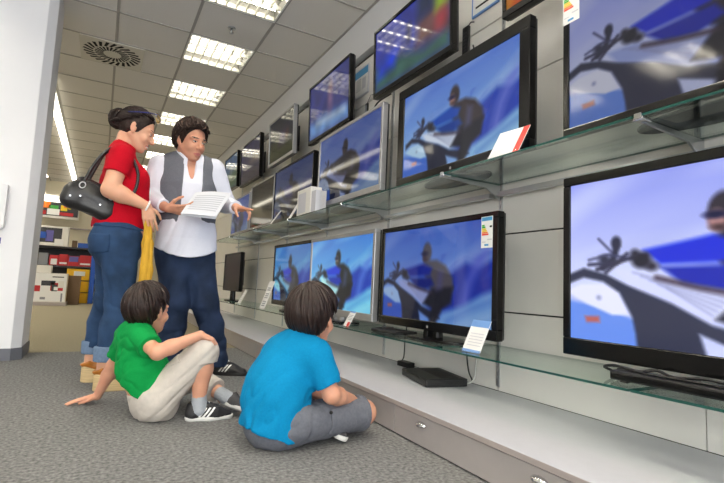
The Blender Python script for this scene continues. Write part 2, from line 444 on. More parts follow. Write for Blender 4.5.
# swirl air diffuser
vx,vy=VENT
t=thing('air_diffuser',(vx,vy,CZ),'round swirl air diffuser with dark slots in a square ceiling plate','vent')
MB().box((vx-.295,vy-.295,CZ-.012),(vx+.295,vy+.295,CZ-.002)).build('plate','vent',t,bevel=.003)
ring=MB()
for rr,n0,l0,l1 in ((1,24,.085,.165),(2,24,.178,.268)):
    for k in range(n0):
        a=2*PI*(k+.5*(rr-1))/n0; tw=.22; w=.0115 if rr==1 else .0165
        p0=V(math.cos(a)*l0,math.sin(a)*l0); p1=V(math.cos(a+tw)*l1,math.sin(a+tw)*l1); d=unit(p1-p0); q=V(-d[1],d[0])*w
        ring.poly([(vx+p[0],vy+p[1],CZ-.0135) for p in (p0-q*.7,p0+q*.7,p1+q,p1-q)])
ring.build('slots','dark',t)
t=thing('sprinkler',(.875,4.275,CZ),'small metal sprinkler head in a ceiling tile between two lit lights','sprinkler')
MB().disc((.875,4.275),.035,CZ-.008).tube([(.875,4.275,CZ),(.875,4.275,CZ-.01)],.035,16).build('cover_plate','steel',t)
MB().tube([(.875,4.275,CZ-.008),(.875,4.275,CZ-.05)],[.012,.009],8).tube([(.875,4.275,CZ-.05),(.875,4.275,CZ-.056)],.02,12).build('head','steel',t,smooth=True)
# strip light running away on the left
t=thing('strip_light',(-.745,10.6,CZ),'long bright strip light on the ceiling between the column and the woman','light')
MB().box((-.80,6.6,CZ-.02),(-.69,14.6,CZ-.003)).build('housing','lamp_white',t)
MB().box((-.79,6.62,CZ-.045),(-.70,14.58,CZ-.018)).build('diffuser','striplight',t)

# ---------------------------------------------------------------- display plinth, shelves
def plinth_unit(y0,y1,label,knob=True):
    t=thing('plinth_drawer_unit',(1.25,(y0+y1)/2,0),label,'drawer unit','drawer units of the low plinth')
    MB().box((1.252,y0+.001,0),(XW-.02,y1-.001,.13)).build('carcass','drawer',t)
    d=MB().box((1.235,y0+.003,.006),(1.252,y1-.003,.126)).build('drawer_front','drawer',t,bevel=.002)
    if knob:
        for y in (1.648,1.04):
            h=Sdf(); h.el((1.236,y,.092),(.026,.032,.014)); h.el((1.236,y,.084),(.020,.027,.010),None,.002,'s')
            meshobj('handle',h.mesh('handle',.0025,0,[((1.2345,0,0),(1,0,0))]),['chrome'],d)
    return t
UL=['grey low drawer unit at the bottom edge of the photo, nearest of the plinth','grey low drawer unit with chrome handle right of the sitting boys','grey low plinth unit in front of the blue shirted boy knees','grey low plinth unit behind the head of the blue shirted boy','grey low plinth unit beside the man black sneaker','grey low plinth unit behind the man legs','grey low plinth unit at the far end behind the couple']
yb=[-.2,.83,1.86,2.89,3.92,4.95,5.98,8.4]
for k in range(len(yb)-1): plinth_unit(yb[k],yb[k+1],UL[k],k==1)
w=MB().box((1.228,-.2,.131),(XW-.013,8.4,.152)).build('display_counter','counter',bevel=.003)
tag(w,'long pale grey plinth top running under the televisions','counter')
e=MB().box((1.2255,-.2,.1315),(1.2278,8.4,.1505)).build('edge_strip','counteredge'); e.parent=w

def upright(y,label):
    zb_=.46 if y<1 else .175
    t=thing('shelf_upright',(XW-.012,y,zb_),label,'upright','slotted steel uprights on the wall')
    MB().box((XW-.022,y-.008,zb_),(XW-.011,y+.011,2.62)).build('rail','steel',t)
    s=MB()
    for k in range(60): 
        z=.23+k*.04
        if z>zb_: s.box((XW-.0225,y-.002,z),(XW-.0215,y+.002,z+.022))
    s.build('slots','grey',t)
UN={.87:'steel slotted upright hidden behind the nearest big televisions',1.83:'steel slotted upright in the gap right of the center televisions',2.96:'steel slotted upright left of the center lower television',4.05:'steel slotted upright behind the silver framed televisions',5.15:'steel slotted upright beside the small dark lower screen',6.25:'steel slotted upright behind the pointing hand',7.35:'steel slotted upright at the far end of the display'}
for y,l in UN.items(): upright(y,l)
def shelf(z,xf,y0,y1,label):
    m=MB().box((xf,y0+.003,z),(XW-.03,y1-.003,z+.008))
    # rim faces carry the darker edge glass
    o=m.build('glass_shelf',['glass','glassedge']); me=o.data
    for p in me.polygons: p.material_index = 0 if abs(p.normal.z)>.5 else 1
    tag(o,label,'shelf','glass shelves of the display wall')
def bracket(z,xf,y,label):
    t=thing('shelf_bracket',(XW-.03,y,z),label,'bracket','steel shelf brackets')
    MB().prism([(XW-.028,z-.002),(xf+.02,z-.002),(xf+.02,z-.014),(max(XW-.13,xf+.04),z-.028),(XW-.028,z-.085)],1,y-.0045,y+.0045).build('arm','steel',t,bevel=.0015)
    if xf<1.6: MB().box((xf-.004,y-.016,z-.012),(xf+.045,y+.016,z-.001)).box((xf-.006,y-.012,z-.008),(xf-.001,y+.012,z+.011)).build('clamp','chrome',t,bevel=.002)
sy=[-.15,.87,1.83,2.96,4.05,5.15,6.25,7.35]
pos=['at the right edge of the photo','right of center under the two big televisions','under the center television','left of center under the silver framed televisions','behind the boy in the blue shirt','beside the pointing hand of the man','behind the man at the far end']
for k in range(len(sy)-1):
    shelf(1.235,1.45,sy[k],sy[k+1],'upper glass shelf '+pos[k])
    shelf(.380,1.42,sy[k],sy[k+1],'lower glass shelf '+pos[k])
bl={.87:'nearest to the right edge',1.83:'above the corner of the center lower television',2.96:'below the silver framed upper television',4.05:'below the white cartons',5.15:'below the dark upper screens',6.25:'near the pointing hand'}
for y,l in bl.items():
    bracket(1.235,1.45,y-.02 if y<1 else y,'steel bracket under the upper glass shelf '+l); bracket(.380,1.72,y,'steel bracket under the lower glass shelf, '+l)
for y0,y1,l in ((-.1,1.80,'right of the steel upright'),(1.86,2.93,'behind the center television'),(2.99,7.3,'left of the center television')):
    o=MB().box((XW-.075,y0,1.165),(XW-.045,y1,1.19)).build('shelf_rail','steel',bevel=.002); tag(o,'horizontal steel rail under the upper glass shelf '+l,'rail','steel rails')

# ---------------------------------------------------------------- pictures shown on the screens
def seg_d(U,W,a,b):
    ax,ay=a; bx,by=b; dx,dy=bx-ax,by-ay
    t=np.clip(((U-ax)*dx+(W-ay)*dy)/(dx*dx+dy*dy+1e-9),0,1)
    return np.hypot(U-ax-t*dx,W-ay-t*dy)
def poly_d(U,W,P):
    d=np.full(U.shape,9.); ins=np.zeros(U.shape,bool); n=len(P)
    for i in range(n):
        a=P[i]; b=P[(i+1)%n]; d=np.minimum(d,seg_d(U,W,a,b))
        c=((a[1]>W)!=(b[1]>W)); x=(b[0]-a[0])*(W-a[1])/((b[1]-a[1]) or 1e-9)+a[0]
        ins^=c&(U<x)
    return np.where(ins,-d,d)
class Pic:
    def __init__(s,nx,ny,zoom=1,ou=0,ov=0):
        u=(np.arange(nx+1)/nx); v=(np.arange(ny+1)/ny)
        s.U,s.W=np.meshgrid(u*zoom+ou,v*zoom+ov); s.W=s.W*9/16; s.c=np.zeros(s.U.shape+(3,)); s.n=(nx,ny); s.e=.9/nx*zoom
    def noise(s,f,seed=0,st=(1,1),ang=0):
        ca,sa=math.cos(ang),math.sin(ang); A=(s.U*ca+s.W*sa)*st[0]*f+seed; B=(-s.U*sa+s.W*ca)*st[1]*f+seed*1.7
        return .5+.25*(np.sin(A+1.3*np.sin(B*.8+seed))+np.sin(B*1.1+1.7*np.sin(A*.7)))*.9
    def fill(s,col): s.c[:]=col; return s
    def blend(s,a,col):
        a=np.clip(a,0,1)[...,None]; s.c=s.c*(1-a)+np.array(col)*a; return s
    def P(s,pts,col,soft=1.,al=1.):
        pts=[(x,y*9/16) for x,y in pts]; e=s.e*soft
        return s.blend(np.clip(.5-poly_d(s.U,s.W,pts)/(2*e),0,1)*al,col)
    def S(s,pts,r,col,soft=1.,al=1.):
        d=np.full(s.U.shape,9.)
        for a,b in zip(pts[:-1],pts[1:]): d=np.minimum(d,seg_d(s.U,s.W,(a[0],a[1]*9/16),(b[0],b[1]*9/16)))
        return s.blend(np.clip(.5-(d-r)/(2*s.e*soft),0,1)*al,col)
    def E(s,c,r,col,soft=1.,al=1.):
        d=np.hypot((s.U-c[0])/r[0],(s.W-c[1]*9/16)/r[1])-1
        return s.blend(np.clip(.5-d*min(r)/(2*s.e*soft),0,1)*al,col)
def pic_rider(nx,ny,deep=0.,jacket=(.06,.16,.86),zoom=1,ou=0,ov=0,dark=0.,vest=(.17,.15,.20),tint=(1,1,1)):
    p=Pic(nx,ny,zoom,ou,ov); V_=p.W*16/9
    mix=lambda a,b: np.array(a)*(1-deep)+np.array(b)*deep
    top=mix((.58,.62,.95),(.26,.42,.84)); bot=mix((.80,.83,1.),(.38,.58,.92))
    p.c=top+(bot-top)*np.clip(V_*1.6,0,1)[...,None]
    p.blend((p.noise(9,2,(.7,2.6),-.35)-.45)*1.1,mix((.86,.89,1.),(.55,.66,.93))).blend((p.noise(17,5,(.6,2.2),-.35)-.55)*.8,mix((.56,.60,.90),(.22,.36,.78)))
    p.P([(.50,.62),(.66,.50),(.80,.38),(.90,.42),(1.1,.30),(1.1,.95),(.5,.9)],mix((.36,.48,.92),(.05,.17,.68)),5)
    p.blend((p.noise(30,3,(.5,2),-.6)-.6)*1.3*(p.U>.6)*(V_<.75)*(V_>.3),mix((.45,.55,.93),(.16,.30,.80)))
    p.S([(.52,.58),(.66,.47),(.80,.36),(.9,.41),(1.0,.34)],.006,mix((.80,.86,1.),(.55,.66,.95)),4,.8)
    p.P([(.76,.80),(.80,.56),(.87,.36),(.96,.28),(.93,.42),(.86,.60),(.82,.82)],mix((.62,.62,.95),(.36,.40,.86)),4,.7)
    p.P([(.56,1.1),(.62,.90),(.80,.80),(.92,.70),(1.1,.60),(1.1,1.1)],mix((.74,.83,.98),(.46,.66,.92)),3)
    p.S([(.66,.98),(.84,.84),(1.05,.72)],.010,(.30,.48,.84),4,.8).S([(.76,1.02),(1.05,.84)],.010,(.62,.76,.95),4,.8)
    # machine: pale hood, dark mudguard, striped screen, dark flank
    p.P([(-.1,.74),(.1,.78),(.24,.86),(.28,1.1),(-.1,1.1)],mix((.40,.56,.93),(.16,.34,.80)),2)
    p.P([(.16,.56),(.26,.57),(.50,.70),(.54,.76),(.43,.84),(.32,.74),(.20,.66)],(.84,.86,1.) if not dark else (.62,.68,.92),2)
    for k in range(5): p.S([(.22+.025*k,.58+.022*k),(.47-.01*k,.71+.022*k)],.003,(.58,.60,.78),1.2,.65)
    p.P([(-.02,.70),(.04,.655),(.12,.65),(.17,.69),(.205,.83),(.15,.835),(.06,.775),(.0,.72)],mix((.90,.91,1.),(.62,.76,.96)),1.2)
    p.E((.105,.735),(.007,.007),(.55,.58,.75),1.5)
    p.P([(-.02,.60),(.05,.55),(.13,.59),(.20,.655),(.33,.75),(.43,.85),(.54,.90),(.60,.96),(.5,.97),(.40,.90),(.43,1.1),(.235,1.1),(.225,.93),(.215,.84),(.175,.70),(.12,.635),(.05,.61),(-.02,.66)],mix((.17,.19,.29),(.10,.12,.22)),1.4)
    # rider
    p.P([(.42,.43),(.47,.36),(.56,.36),(.64,.42),(.70,.54),(.71,.66),(.60,.70),(.50,.66)],vest,2)
    p.P([(.44,.82),(.52,.66),(.71,.63),(.69,.80),(.62,.86),(.56,1.02),(.50,1.02),(.52,.86)],(.09,.09,.14),2)
    p.P([(.58,.46),(.62,.48),(.61,.66),(.56,.68)],(.30,.29,.50),3,.7)
    p.P([(.25,.45),(.34,.42),(.44,.385),(.52,.44),(.50,.52),(.42,.53),(.30,.535)],jacket,2)
    p.P([(.30,.55),(.42,.545),(.51,.54),(.54,.62),(.46,.67),(.36,.64)],tuple(.82*x for x in jacket),2)
    p.S([(.29,.61),(.40,.66),(.52,.70)],.007,(.24,.18,.24),2)
    p.E((.468,.275),(.042,.060),vest,1.5).E((.448,.315),(.022,.030),tuple(.35+.45*x for x in (.75,.35,.35)) if not dark else (.3,.22,.26),2).E((.445,.285),(.028,.012),(.08,.08,.24),1.3).E((.452,.35),(.018,.009),(.26,.18,.2),1.5)
    # handlebars and gloves
    p.E((.165,.40),(.017,.022),(.16,.17,.26),1.3).S([(.168,.42),(.155,.50),(.12,.55)],.011,(.16,.17,.26),1.2).S([(.105,.37),(.15,.455)],.0035,(.24,.25,.40),1.2)
    p.S([(.07,.50),(.14,.47),(.19,.49)],.004,(.24,.25,.40),1.2).S([(.10,.56),(.20,.50),(.26,.48)],.007,(.18,.18,.28),1.2).S([(.07,.53),(.17,.52)],.006,(.20,.20,.32),1.2).S([(.13,.58),(.20,.47)],.006,(.18,.18,.28),1.2)
    p.E((.125,.50),(.020,.016),(.18,.19,.29),2).E((.245,.51),(.030,.026),(.12,.12,.18),2).E((.225,.47),(.014,.014),(.15,.15,.22),2).E((.275,.545),(.018,.014),(.14,.13,.2),2)
    p.P([(.055,.855),(.105,.85),(.108,.885),(.06,.89)],(.74,.38,.34),1.4)
    if dark: p.c*= (1-dark)
    return p.c*np.array(tint)
def pic_blob(nx,ny,base,items,nz=.25):
    p=Pic(nx,ny); p.fill(base)
    for kind,a,col in items:
        if kind=='P': p.P(a,col,4)
        elif kind=='E': p.E(a[0],a[1],col,4)
        else: p.S(a[0],a[1],col,3)
    p.c*= (1-nz/2+nz*p.noise(22,1))[...,None]
    return p.c
def screen_mesh(nx,ny,w,h,pic):
    """grid facing -X; u runs from +Y to -Y as seen from the shop floor"""
    me=bpy.data.meshes.new('screen'); u=np.arange(nx+1)/nx; v=np.arange(ny+1)/ny
    U,W=np.meshgrid(u,v); co=np.stack([np.zeros_like(U),w/2-U*w,h/2-W*h],-1).reshape(-1,3)
    q=[]; a=np.arange((nx+1)*(ny+1)).reshape(ny+1,nx+1)
    q=np.stack([a[:-1,:-1],a[1:,:-1],a[1:,1:],a[:-1,1:]],-1).reshape(-1,4)
    me.from_pydata(co.tolist(),[],q.tolist())
    c=np.clip(pic,0,1).reshape(-1,3); c=np.where(c<=.04045,c/12.92,((c+.055)/1.055)**2.4)
    at=me.color_attributes.new('picture','FLOAT_COLOR','POINT')
    at.data.foreach_set('color',np.concatenate([c,np.ones((len(c),1))],1).astype(np.float32).ravel())
    return me
SCRM={}
def screen_mat(strength,rough=.06):
    k=(strength,rough)
    if k in SCRM: return SCRM[k]
    m=bpy.data.materials.new('screen_picture'); m.use_nodes=True; nt=m.node_tree; b=nt.nodes['Principled BSDF']
    b.inputs['Base Color'].default_value=(.012,.012,.014,1); b.inputs['Roughness'].default_value=rough; b.inputs['Specular IOR Level'].default_value=.28
    a=nt.nodes.new('ShaderNodeAttribute'); a.attribute_name='picture'
    nt.links.new(a.outputs['Color'],b.inputs['Emission Color']); b.inputs['Emission Strength'].default_value=strength
    SCRM[k]=m; return m
def tv(yr,yl,z0,z1,x,label,pic,strength,bez=(.035,.035,.06),frame='black',stand=None,tilt=0.,res=(80,45),group=None,energy=None,side=None,mount=False,rough=.06):
    """yr/yl: right (near) and left (far) edges; bez: side, top, bottom"""
    w=yl-yr; h=z1-z0; t=thing('television',(0,0,0),label,'television',group)
    bs,bt,bb=bez; f=MB()
    iw=(w/2-bs); it=h/2-bt; ib=-h/2+bb
    for ya,yb_,za,zb in ((-w/2,w/2,it,h/2),(-w/2,w/2,-h/2,ib),(-w/2,-iw,ib,it),(iw,w/2,ib,it)): f.box((-.012,ya,za),(.03,yb_,zb))
    f.build('bezel',frame,t,bevel=.004)
    b=MB().box((.02,-w/2+.004,-h/2+.004),(.045,w/2-.004,h/2-.004)); b.prism([(-w*.36,-h*.34),(w*.36,-h*.34),(w*.36,h*.3),(-w*.36,h*.3)],0,.045,.085)
    b.build('back_housing','tvback',t,bevel=.006)
    me=screen_mesh(*res,2*iw,it-ib,pic(*res)); me.materials.append(screen_mat(strength,rough))
    s=link('screen',me,t); s.location=(-.004,0,(it+ib)/2)
    if bb>.045: MB().tube([(-.0125,-.0,-h/2+bb*.4),(-.0105,0,-h/2+bb*.4)],.008,12).build('power_button','silver',t)
    if stand is not None:            # stand = shelf height
        zb=stand-(z0+z1)/2
        MB().tube([(.03,-.045,zb+.01),(.03,-.04,-h/2+.05)],[.028,.024],12).tube([(.03,.045,zb+.01),(.03,.04,-h/2+.05)],[.028,.024],12).box((.012,-.06,zb+.008),(.048,.06,-h/2+.03)).build('stand_neck',frame if frame!='silver' else 'silver',t,bevel=.004)
        n=28; pts=[( .03+.10*math.cos(2*PI*i/n), .25*math.sin(2*PI*i/n)) for i in range(n)]
        MB().prism(pts,2,zb,zb+.012).build('stand_base','black',t,bevel=.003)
    if mount:
        MB().box((.085,-.12,-.12),(.10,.12,.12)).box((.10,-.03,-.03),(.17,.03,.03)).box((.165,-.1,-.14),(.18,.1,.14)).build('wall_mount','blackm',t,bevel=.003)
    if energy:
        yy,zz=energy; W_,H_=.075,.15; e=MB(); X=-.0135
        e.box((X,yy-W_/2,zz-H_/2),(X+.001,yy+W_/2,zz+H_/2),0); X-=.0004
        def q(a,b,c,d,mi): e.quad((X,yy+W_/2-a*W_,zz+H_/2-c*H_),(X,yy+W_/2-b*W_,zz+H_/2-c*H_),(X,yy+W_/2-b*W_,zz+H_/2-d*H_),(X,yy+W_/2-a*W_,zz+H_/2-d*H_),mi)
        q(.04,.96,.02,.14,1); 
        for k,(ln,mi) in enumerate(((.30,2),(.37,2),(.44,3),(.51,3),(.58,4),(.65,5))): q(.06,ln,.26+.058*k,.31+.058*k,mi)
        q(.74,.95,.30,.36,6); q(.55,.95,.72,.76,7); q(.08,.4,.80,.83,7); q(.30,.66,.88,.94,1)
        e.build('energy_label',['paper','skyblue','green','yellow','orange','red','dark','lgrey'],t)
    t.location=(x,(yr+yl)/2,(z0+z1)/2); t.rotation_euler=(0,tilt,0)
    return t
SH=1.243; SL=.388
R_=lambda **k:(lambda nx,ny:pic_rider(nx,ny,**k))
tv(.06,1.235,.437,1.125,1.6,'largest television on the lower glass shelf, bright rider picture, at the right edge',R_(),1.12,(.03,.035,.065),mount=True,res=(192,108))
tv(.17,1.238,1.296,1.918,1.6,'large television on the upper glass shelf cut off by the top right corner',R_(dark=.12),.62,(.026,.03,.03),stand=SH,res=(192,108),energy=(.495,.235),rough=.07)
tv(1.585,2.615,.437,1.04,1.6,'black center television on the lower glass shelf with an energy sticker',R_(deep=.95,dark=.05,vest=(.32,.30,.34),jacket=(.05,.14,.62)),.72,(.035,.03,.05),stand=SL,res=(128,72),energy=(-.445,.205))
tv(1.41,2.47,1.292,1.915,1.6,'thick framed black television on the upper glass shelf behind the red striped card',R_(deep=.75,ou=-.045,vest=(.22,.18,.20),jacket=(.07,.28,.74),tint=(1.05,1.08,1.)),.72,(.062,.06,.05),stand=SH,res=(128,72))
tv(2.70,3.80,.43,1.053,1.6,'silver framed television on the lower glass shelf above the head of the blue shirted boy',R_(deep=.85,zoom=1.0,ou=-.02,jacket=(.04,.2,.85),vest=(.15,.14,.18),tint=(.95,1.22,1.05)),.85,(.03,.03,.05),frame='silver',stand=SL,res=(112,63))
tv(2.665,3.735,1.31,1.925,1.6,'silver framed television on the upper glass shelf right of the white cartons',R_(deep=.6,dark=.25,jacket=(.12,.13,.22)),.62,(.025,.025,.045),frame='silver',stand=SH,res=(112,63))
tv(3.815,4.85,.437,1.055,1.62,'black television on the lower glass shelf left of the silver framed one',R_(deep=.85,dark=.1,tint=(.9,1.2,1.05)),.75,(.03,.03,.05),stand=SL,res=(80,45))
tv(3.90,4.99,1.30,1.885,1.62,'black television on the upper glass shelf behind the white cartons',R_(deep=.75,dark=.45),.5,(.02,.02,.04),stand=SH,res=(80,45))
tv(6.15,7.05,.52,1.045,1.6,'small switched off television at the far left of the lower shelf',lambda nx,ny:pic_blob(nx,ny,(.12,.12,.13),[]),.35,(.02,.02,.03),stand=SL,res=(24,14),rough=.25)
tv(5.03,5.97,1.30,1.88,1.63,'dark silver edged television on the upper shelf behind the pointing finger',lambda nx,ny:pic_blob(nx,ny,(.20,.20,.20),[('P',[(0,.4),(1,.5),(1,.6),(0,.55)],(.30,.28,.24))]),.4,(.02,.02,.04),frame='silver',stand=SH,res=(32,18))  # dark screen; its olive band is a painted reflection that glows faintly
tv(6.03,6.95,1.30,1.83,1.63,'bluish silver edged television on the upper shelf, farthest beside the man',R_(deep=.6,dark=.3),.6,(.02,.02,.04),frame='silver',stand=SH,res=(48,27))
tl=.045; G='televisions hung high on the wall'
hung=[(1.975,2.845,2.00,2.50,'nearest fully seen hung television, colorful picture, above the thick framed one',
   lambda nx,ny:pic_blob(nx,ny,(.20,.24,.62),[('P',[(0,.62),(.3,.6),(.7,.8),(1,.7),(1,1),(0,1)],(.22,.38,.34)),('P',[(.05,.55),(.35,.5),(.3,.75),(.05,.8)],(.10,.25,.85)),('P',[(.62,.35),(1,.2),(1,.75),(.6,.7)],(.45,.30,.30)),('P',[(.8,.15),(1,.0),(1,.35),(.85,.4)],(.55,.70,.15)),('P',[(.6,.0),(.8,.0),(.78,.3),(.62,.32)],(.12,.18,.30)),('E',((.9,.55),(.06,.06)),(.75,.25,.3)),('S',(((.5,.3),(.5,.5)),.02),(.15,.16,.3))]),.75,'black'),
 (3.215,4.055,1.955,2.51,'hung television with violet picture left of the white wall notice',
   lambda nx,ny:pic_blob(nx,ny,(.26,.28,.55),[('P',[(0,.7),(.4,.65),(1,.75),(1,1),(0,1)],(.45,.62,.85)),('E',((.55,.45),(.06,.12)),(.55,.42,.55)),('E',((.55,.25),(.03,.035)),(.6,.45,.5)),('S',(((.2,.75),(.9,.8)),.02),(.75,.82,.9))]),.6,'black'),
 (4.455,5.27,1.985,2.505,'hung silver framed television with dark green picture',
   lambda nx,ny:pic_blob(nx,ny,(.14,.16,.20),[('P',[(0,.6),(.4,.5),(1,.8),(1,1),(0,1)],(.22,.24,.14)),('P',[(.4,.4),(.8,.3),(.7,.7),(.4,.7)],(.24,.20,.34)),('E',((.75,.5),(.06,.06)),(.36,.22,.18))]),.55,'silver'),
 (5.62,6.54,1.96,2.52,'hung black television with dark violet picture, second from the far end',
   lambda nx,ny:pic_blob(nx,ny,(.18,.18,.32),[('P',[(.4,.5),(.9,.35),(1,.6),(.5,.62)],(.42,.38,.36)),('P',[(0,.7),(1,.75),(1,1),(0,1)],(.22,.20,.26))]),.55,'black'),
 (6.74,7.52,2.02,2.56,'hung television with blue green picture at the far end beside the man',
   lambda nx,ny:pic_blob(nx,ny,(.22,.36,.52),[('P',[(0,.55),(1,.5),(1,1),(0,1)],(.22,.34,.24)),('E',((.5,.5),(.1,.08)),(.45,.5,.5))]),.55,'black'),
 (.73,1.60,1.985,2.50,'hung television of which only the lower left corner shows at the top edge',
   lambda nx,ny:pic_blob(nx,ny,(.5,.2,.15),[('P',[(0,.6),(.3,.6),(.2,1),(0,1)],(.85,.7,.1)),('E',((.1,.9),(.05,.05)),(.8,.15,.1))]),.7,'black')]
for yr,yl,z0,z1,l,pc,st,fr in hung:
    tv(yr,yl,z0,z1,1.61,l,pc,st,(.022,.022,.035),frame=fr,tilt=-tl*.7,group=G,res=(64,36),mount=True)
# ---------------------------------------------------------------- cards, boxes and cables on the shelves
def card(base, w, h, lean, yaw, label, style, zb):
    """leaning price card; faces -X when yaw = 0"""
    t=thing('price_card',(base[0],base[1],zb),label,'price card','price cards on the shelves')
    ca,sa=math.cos(yaw),math.sin(yaw); sl,cl=math.sin(lean),math.cos(lean)
    def P(a,b,o=0.):         # a across (+ = left as seen), b up the card, o outwards
        x=b*sl-o*cl; y=a; z=b*cl+o*sl
        return V(base[0]+x*ca-y*sa, base[1]+x*sa+y*ca, zb+z+.002)
    m=MB()
    def slab(a0,a1,b0,b1,o0,o1,mi=0):
        q=[P(a,b,o) for o in (o0,o1) for b in (b0,b1) for a in (a0,a1)]
        n=len(m.v); m.v+=[tuple(p) for p in q]
        for f in ((0,2,3,1),(4,5,7,6),(0,1,5,4),(2,6,7,3),(0,4,6,2),(1,3,7,5)): m.f.append(tuple(n+i for i in f)); m.m.append(mi)
    slab(-w/2,w/2,0,h,0,.0025)
    m.build('card','paper',t); m=MB()
    k=.0028
    def q(a0,a1,b0,b1,mi): m.quad(P(a0*w-w/2,b0*h,k),P(a1*w-w/2,b0*h,k),P(a1*w-w/2,b1*h,k),P(a0*w-w/2,b1*h,k),mi)
    if style=='red': q(.0,.20,.0,1.,0); [q(.34,.92,.12+.05*i,.135+.05*i,3) for i in range(4)]
    elif style=='redlow': q(.0,.5,.0,.30,0); q(0,1,.9,1,1); [q(.1,.9,.45+.09*i,.475+.09*i,2) for i in range(4)]
    elif style=='blue': q(0,1,.78,1,1); q(.0,1,.0,.08,1); [q(.1,.85,.2+.09*i,.225+.09*i,3) for i in range(5)]
    elif style=='grey': [q(.2,.8,.10+.07*i,.14+.07*i,2) for i in range(10) if i%4!=3]
    else: [q(.1,.9,.15+.12*i,.18+.12*i,3) for i in range(5)]
    m.build('print',['red','cardblue','grey','lgrey'],t)
    m=MB(); slab(-w/2,w/2,0,.012,-.006,.008); m.build('holder','acrylic',t)
    return t
card((1.475,1.455),.160,.165,.55,.10,'white price card with a red stripe on the upper glass shelf','red',SH)
card((1.47,1.62),.115,.155,.45,.0,'white price card with blue bands in front of the center lower television','blue',SL)
card((1.46,2.82),.085,.115,.5,-.05,'white price card with a red corner in front of the silver framed lower television','redlow',SL)
card((1.46,4.69),.13,.30,.34,.1,'tall white price card with grey print at the far left of the lower shelf','grey',SL)
card((1.50,5.75),.10,.19,.5,.1,'small white price card leaning by the switched off small television','plain',SL)
card((1.47,4.07),.07,.19,.5,.0,'narrow white price card left of the white cartons','plain',SH)
card((1.50,4.75),.05,.2,.6,.0,'thin white price card on the upper shelf right of the pointing finger','plain',SH)
card((1.53,4.02),.08,.17,.45,.0,'blank white card on the lower glass shelf left of the black television','plain',SL)
# white cartons on the upper shelf
def carton(name,lo,hi,label,printf=None,mats=('carton',),cat='box',group=None):
    t=thing(name,((lo[0]+hi[0])/2,(lo[1]+hi[1])/2,lo[2]),label,cat,group)
    MB().box(lo,hi).build('carton',mats[0],t,bevel=.003)
    if printf:
        m=MB(); printf(m); m.build('print',list(mats[1:]),t)
    return t
def pr1(m):
    x=1.4595
    m.quad((x,3.83,SH+.02),(x,3.66,SH+.02),(x,3.66,SH+.19),(x,3.83,SH+.19),1)
carton('carton',(1.46,3.56,SH),(1.56,3.86,SH+.225),'white carton standing in front of the dark upper television',pr1,('carton','grey','lgrey'),group='white cartons on the upper shelf')
carton('carton',(1.465,3.46,SH),(1.56,3.555,SH+.18),'smaller pale carton right of the taller white carton',None,('lgrey',),group='white cartons on the upper shelf')
t=thing('display_sleeve',(1.5,3.38,SH),'clear upright sleeve beside the white cartons','display holder')
MB().box((1.49,3.32,SH),(1.494,3.44,SH+.17)).box((1.49,3.32,SH),(1.56,3.44,SH+.004)).build('sleeve','acrylic',t)
# set-top boxes
def flatbox(name,c,size,yaw,label,feet=True):
    t=thing(name,c,label,'set-top box'); ca,sa=math.cos(yaw),math.sin(yaw); R=np.array([[ca,-sa,0],[sa,ca,0],[0,0,1]])
    sx,sy,sz=size; c=V(*c)
    MB().box(c+V(-sx/2,-sy/2,.004),c+V(sx/2,sy/2,sz),0,R,c).build('case','blackm',t,bevel=.004)
    MB().box(c+V(-sx/2-.003,-sy/2+.004,.009),c+V(-sx/2+.002,sy/2-.004,sz-.006),0,R,c).build('front_panel','black',t,bevel=.002)
    v=MB()
    for k in range(14): 
        y=-sy*.38+k*sy*.76/13
        v.box(c+V(-sx*.1,y-.003,sz),c+V(sx*.36,y+.003,sz+.0008),0,R,c)
    v.build('vents','dark',t)
    f=MB()
    for a in (-1,1):
        for b in (-1,1): f.box(c+V(a*sx*.4-.01,b*sy*.4-.01,0),c+V(a*sx*.4+.01,b*sy*.4+.01,.005),0,R,c)
    f.build('feet','blackm',t); return t
flatbox('set_top_box',(1.675,2.145,.152),(.24,.34,.044),-.22,'black set-top box lying on the plinth under the center television')
flatbox('set_top_box',(1.545,.755,SL),(.075,.47,.034),0.,'flat black player on the lower glass shelf under the largest television')
flatbox('set_top_box',(1.58,2.42,SL),(.16,.26,.02),.05,'thin black receiver tangled in cables behind the left foot of the center television')
t=thing('power_brick',(1.80,2.60,.152),'small black power brick on the plinth left of the set-top box','power supply')
MB().box((1.765,2.53,.1525),(1.825,2.65,.185)).build('case','blackm',t,bevel=.005); MB().tube([(1.80,2.545,.165),(1.80,2.53,.165)],[.008,.005],8).build('strain_relief','cable',t)
def cable(name,pts,r,m,label):
    k=len(pts); P=[V(*p) for p in pts]; out=[]
    for i in range(k-1):
        p0=P[max(i-1,0)];p1=P[i];p2=P[i+1];p3=P[min(i+2,k-1)]
        for s in range(6):
            u=s/6; out.append(.5*((2*p1)+(-p0+p2)*u+(2*p0-5*p1+4*p2-p3)*u*u+(-p0+3*p1-3*p2+p3)*u**3))
    out.append(P[-1])
    o=MB().tube(out,r,6).build(name,m,smooth=True); return tag(o,label,'cable','loose cables')
cable('power_cable',[(1.845,2.66,.42),(1.84,2.675,.34),(1.835,2.67,.26),(1.82,2.655,.20),(1.80,2.66,.17)],.004,'cable','black cable dropping from the lower shelf to the power brick')
cable('power_cable',[(1.845,2.05,.42),(1.84,2.06,.32),(1.83,2.03,.22),(1.82,1.99,.175),(1.80,2.02,.16),(1.78,2.08,.165)],.004,'cable','black cable behind the set-top box on the plinth')
cable('power_cable',[(1.845,1.98,.36),(1.845,1.99,.26),(1.83,1.985,.19),(1.80,2.0,.162),(1.77,2.06,.168)],.004,'wcable','white cable looping down behind the set-top box')
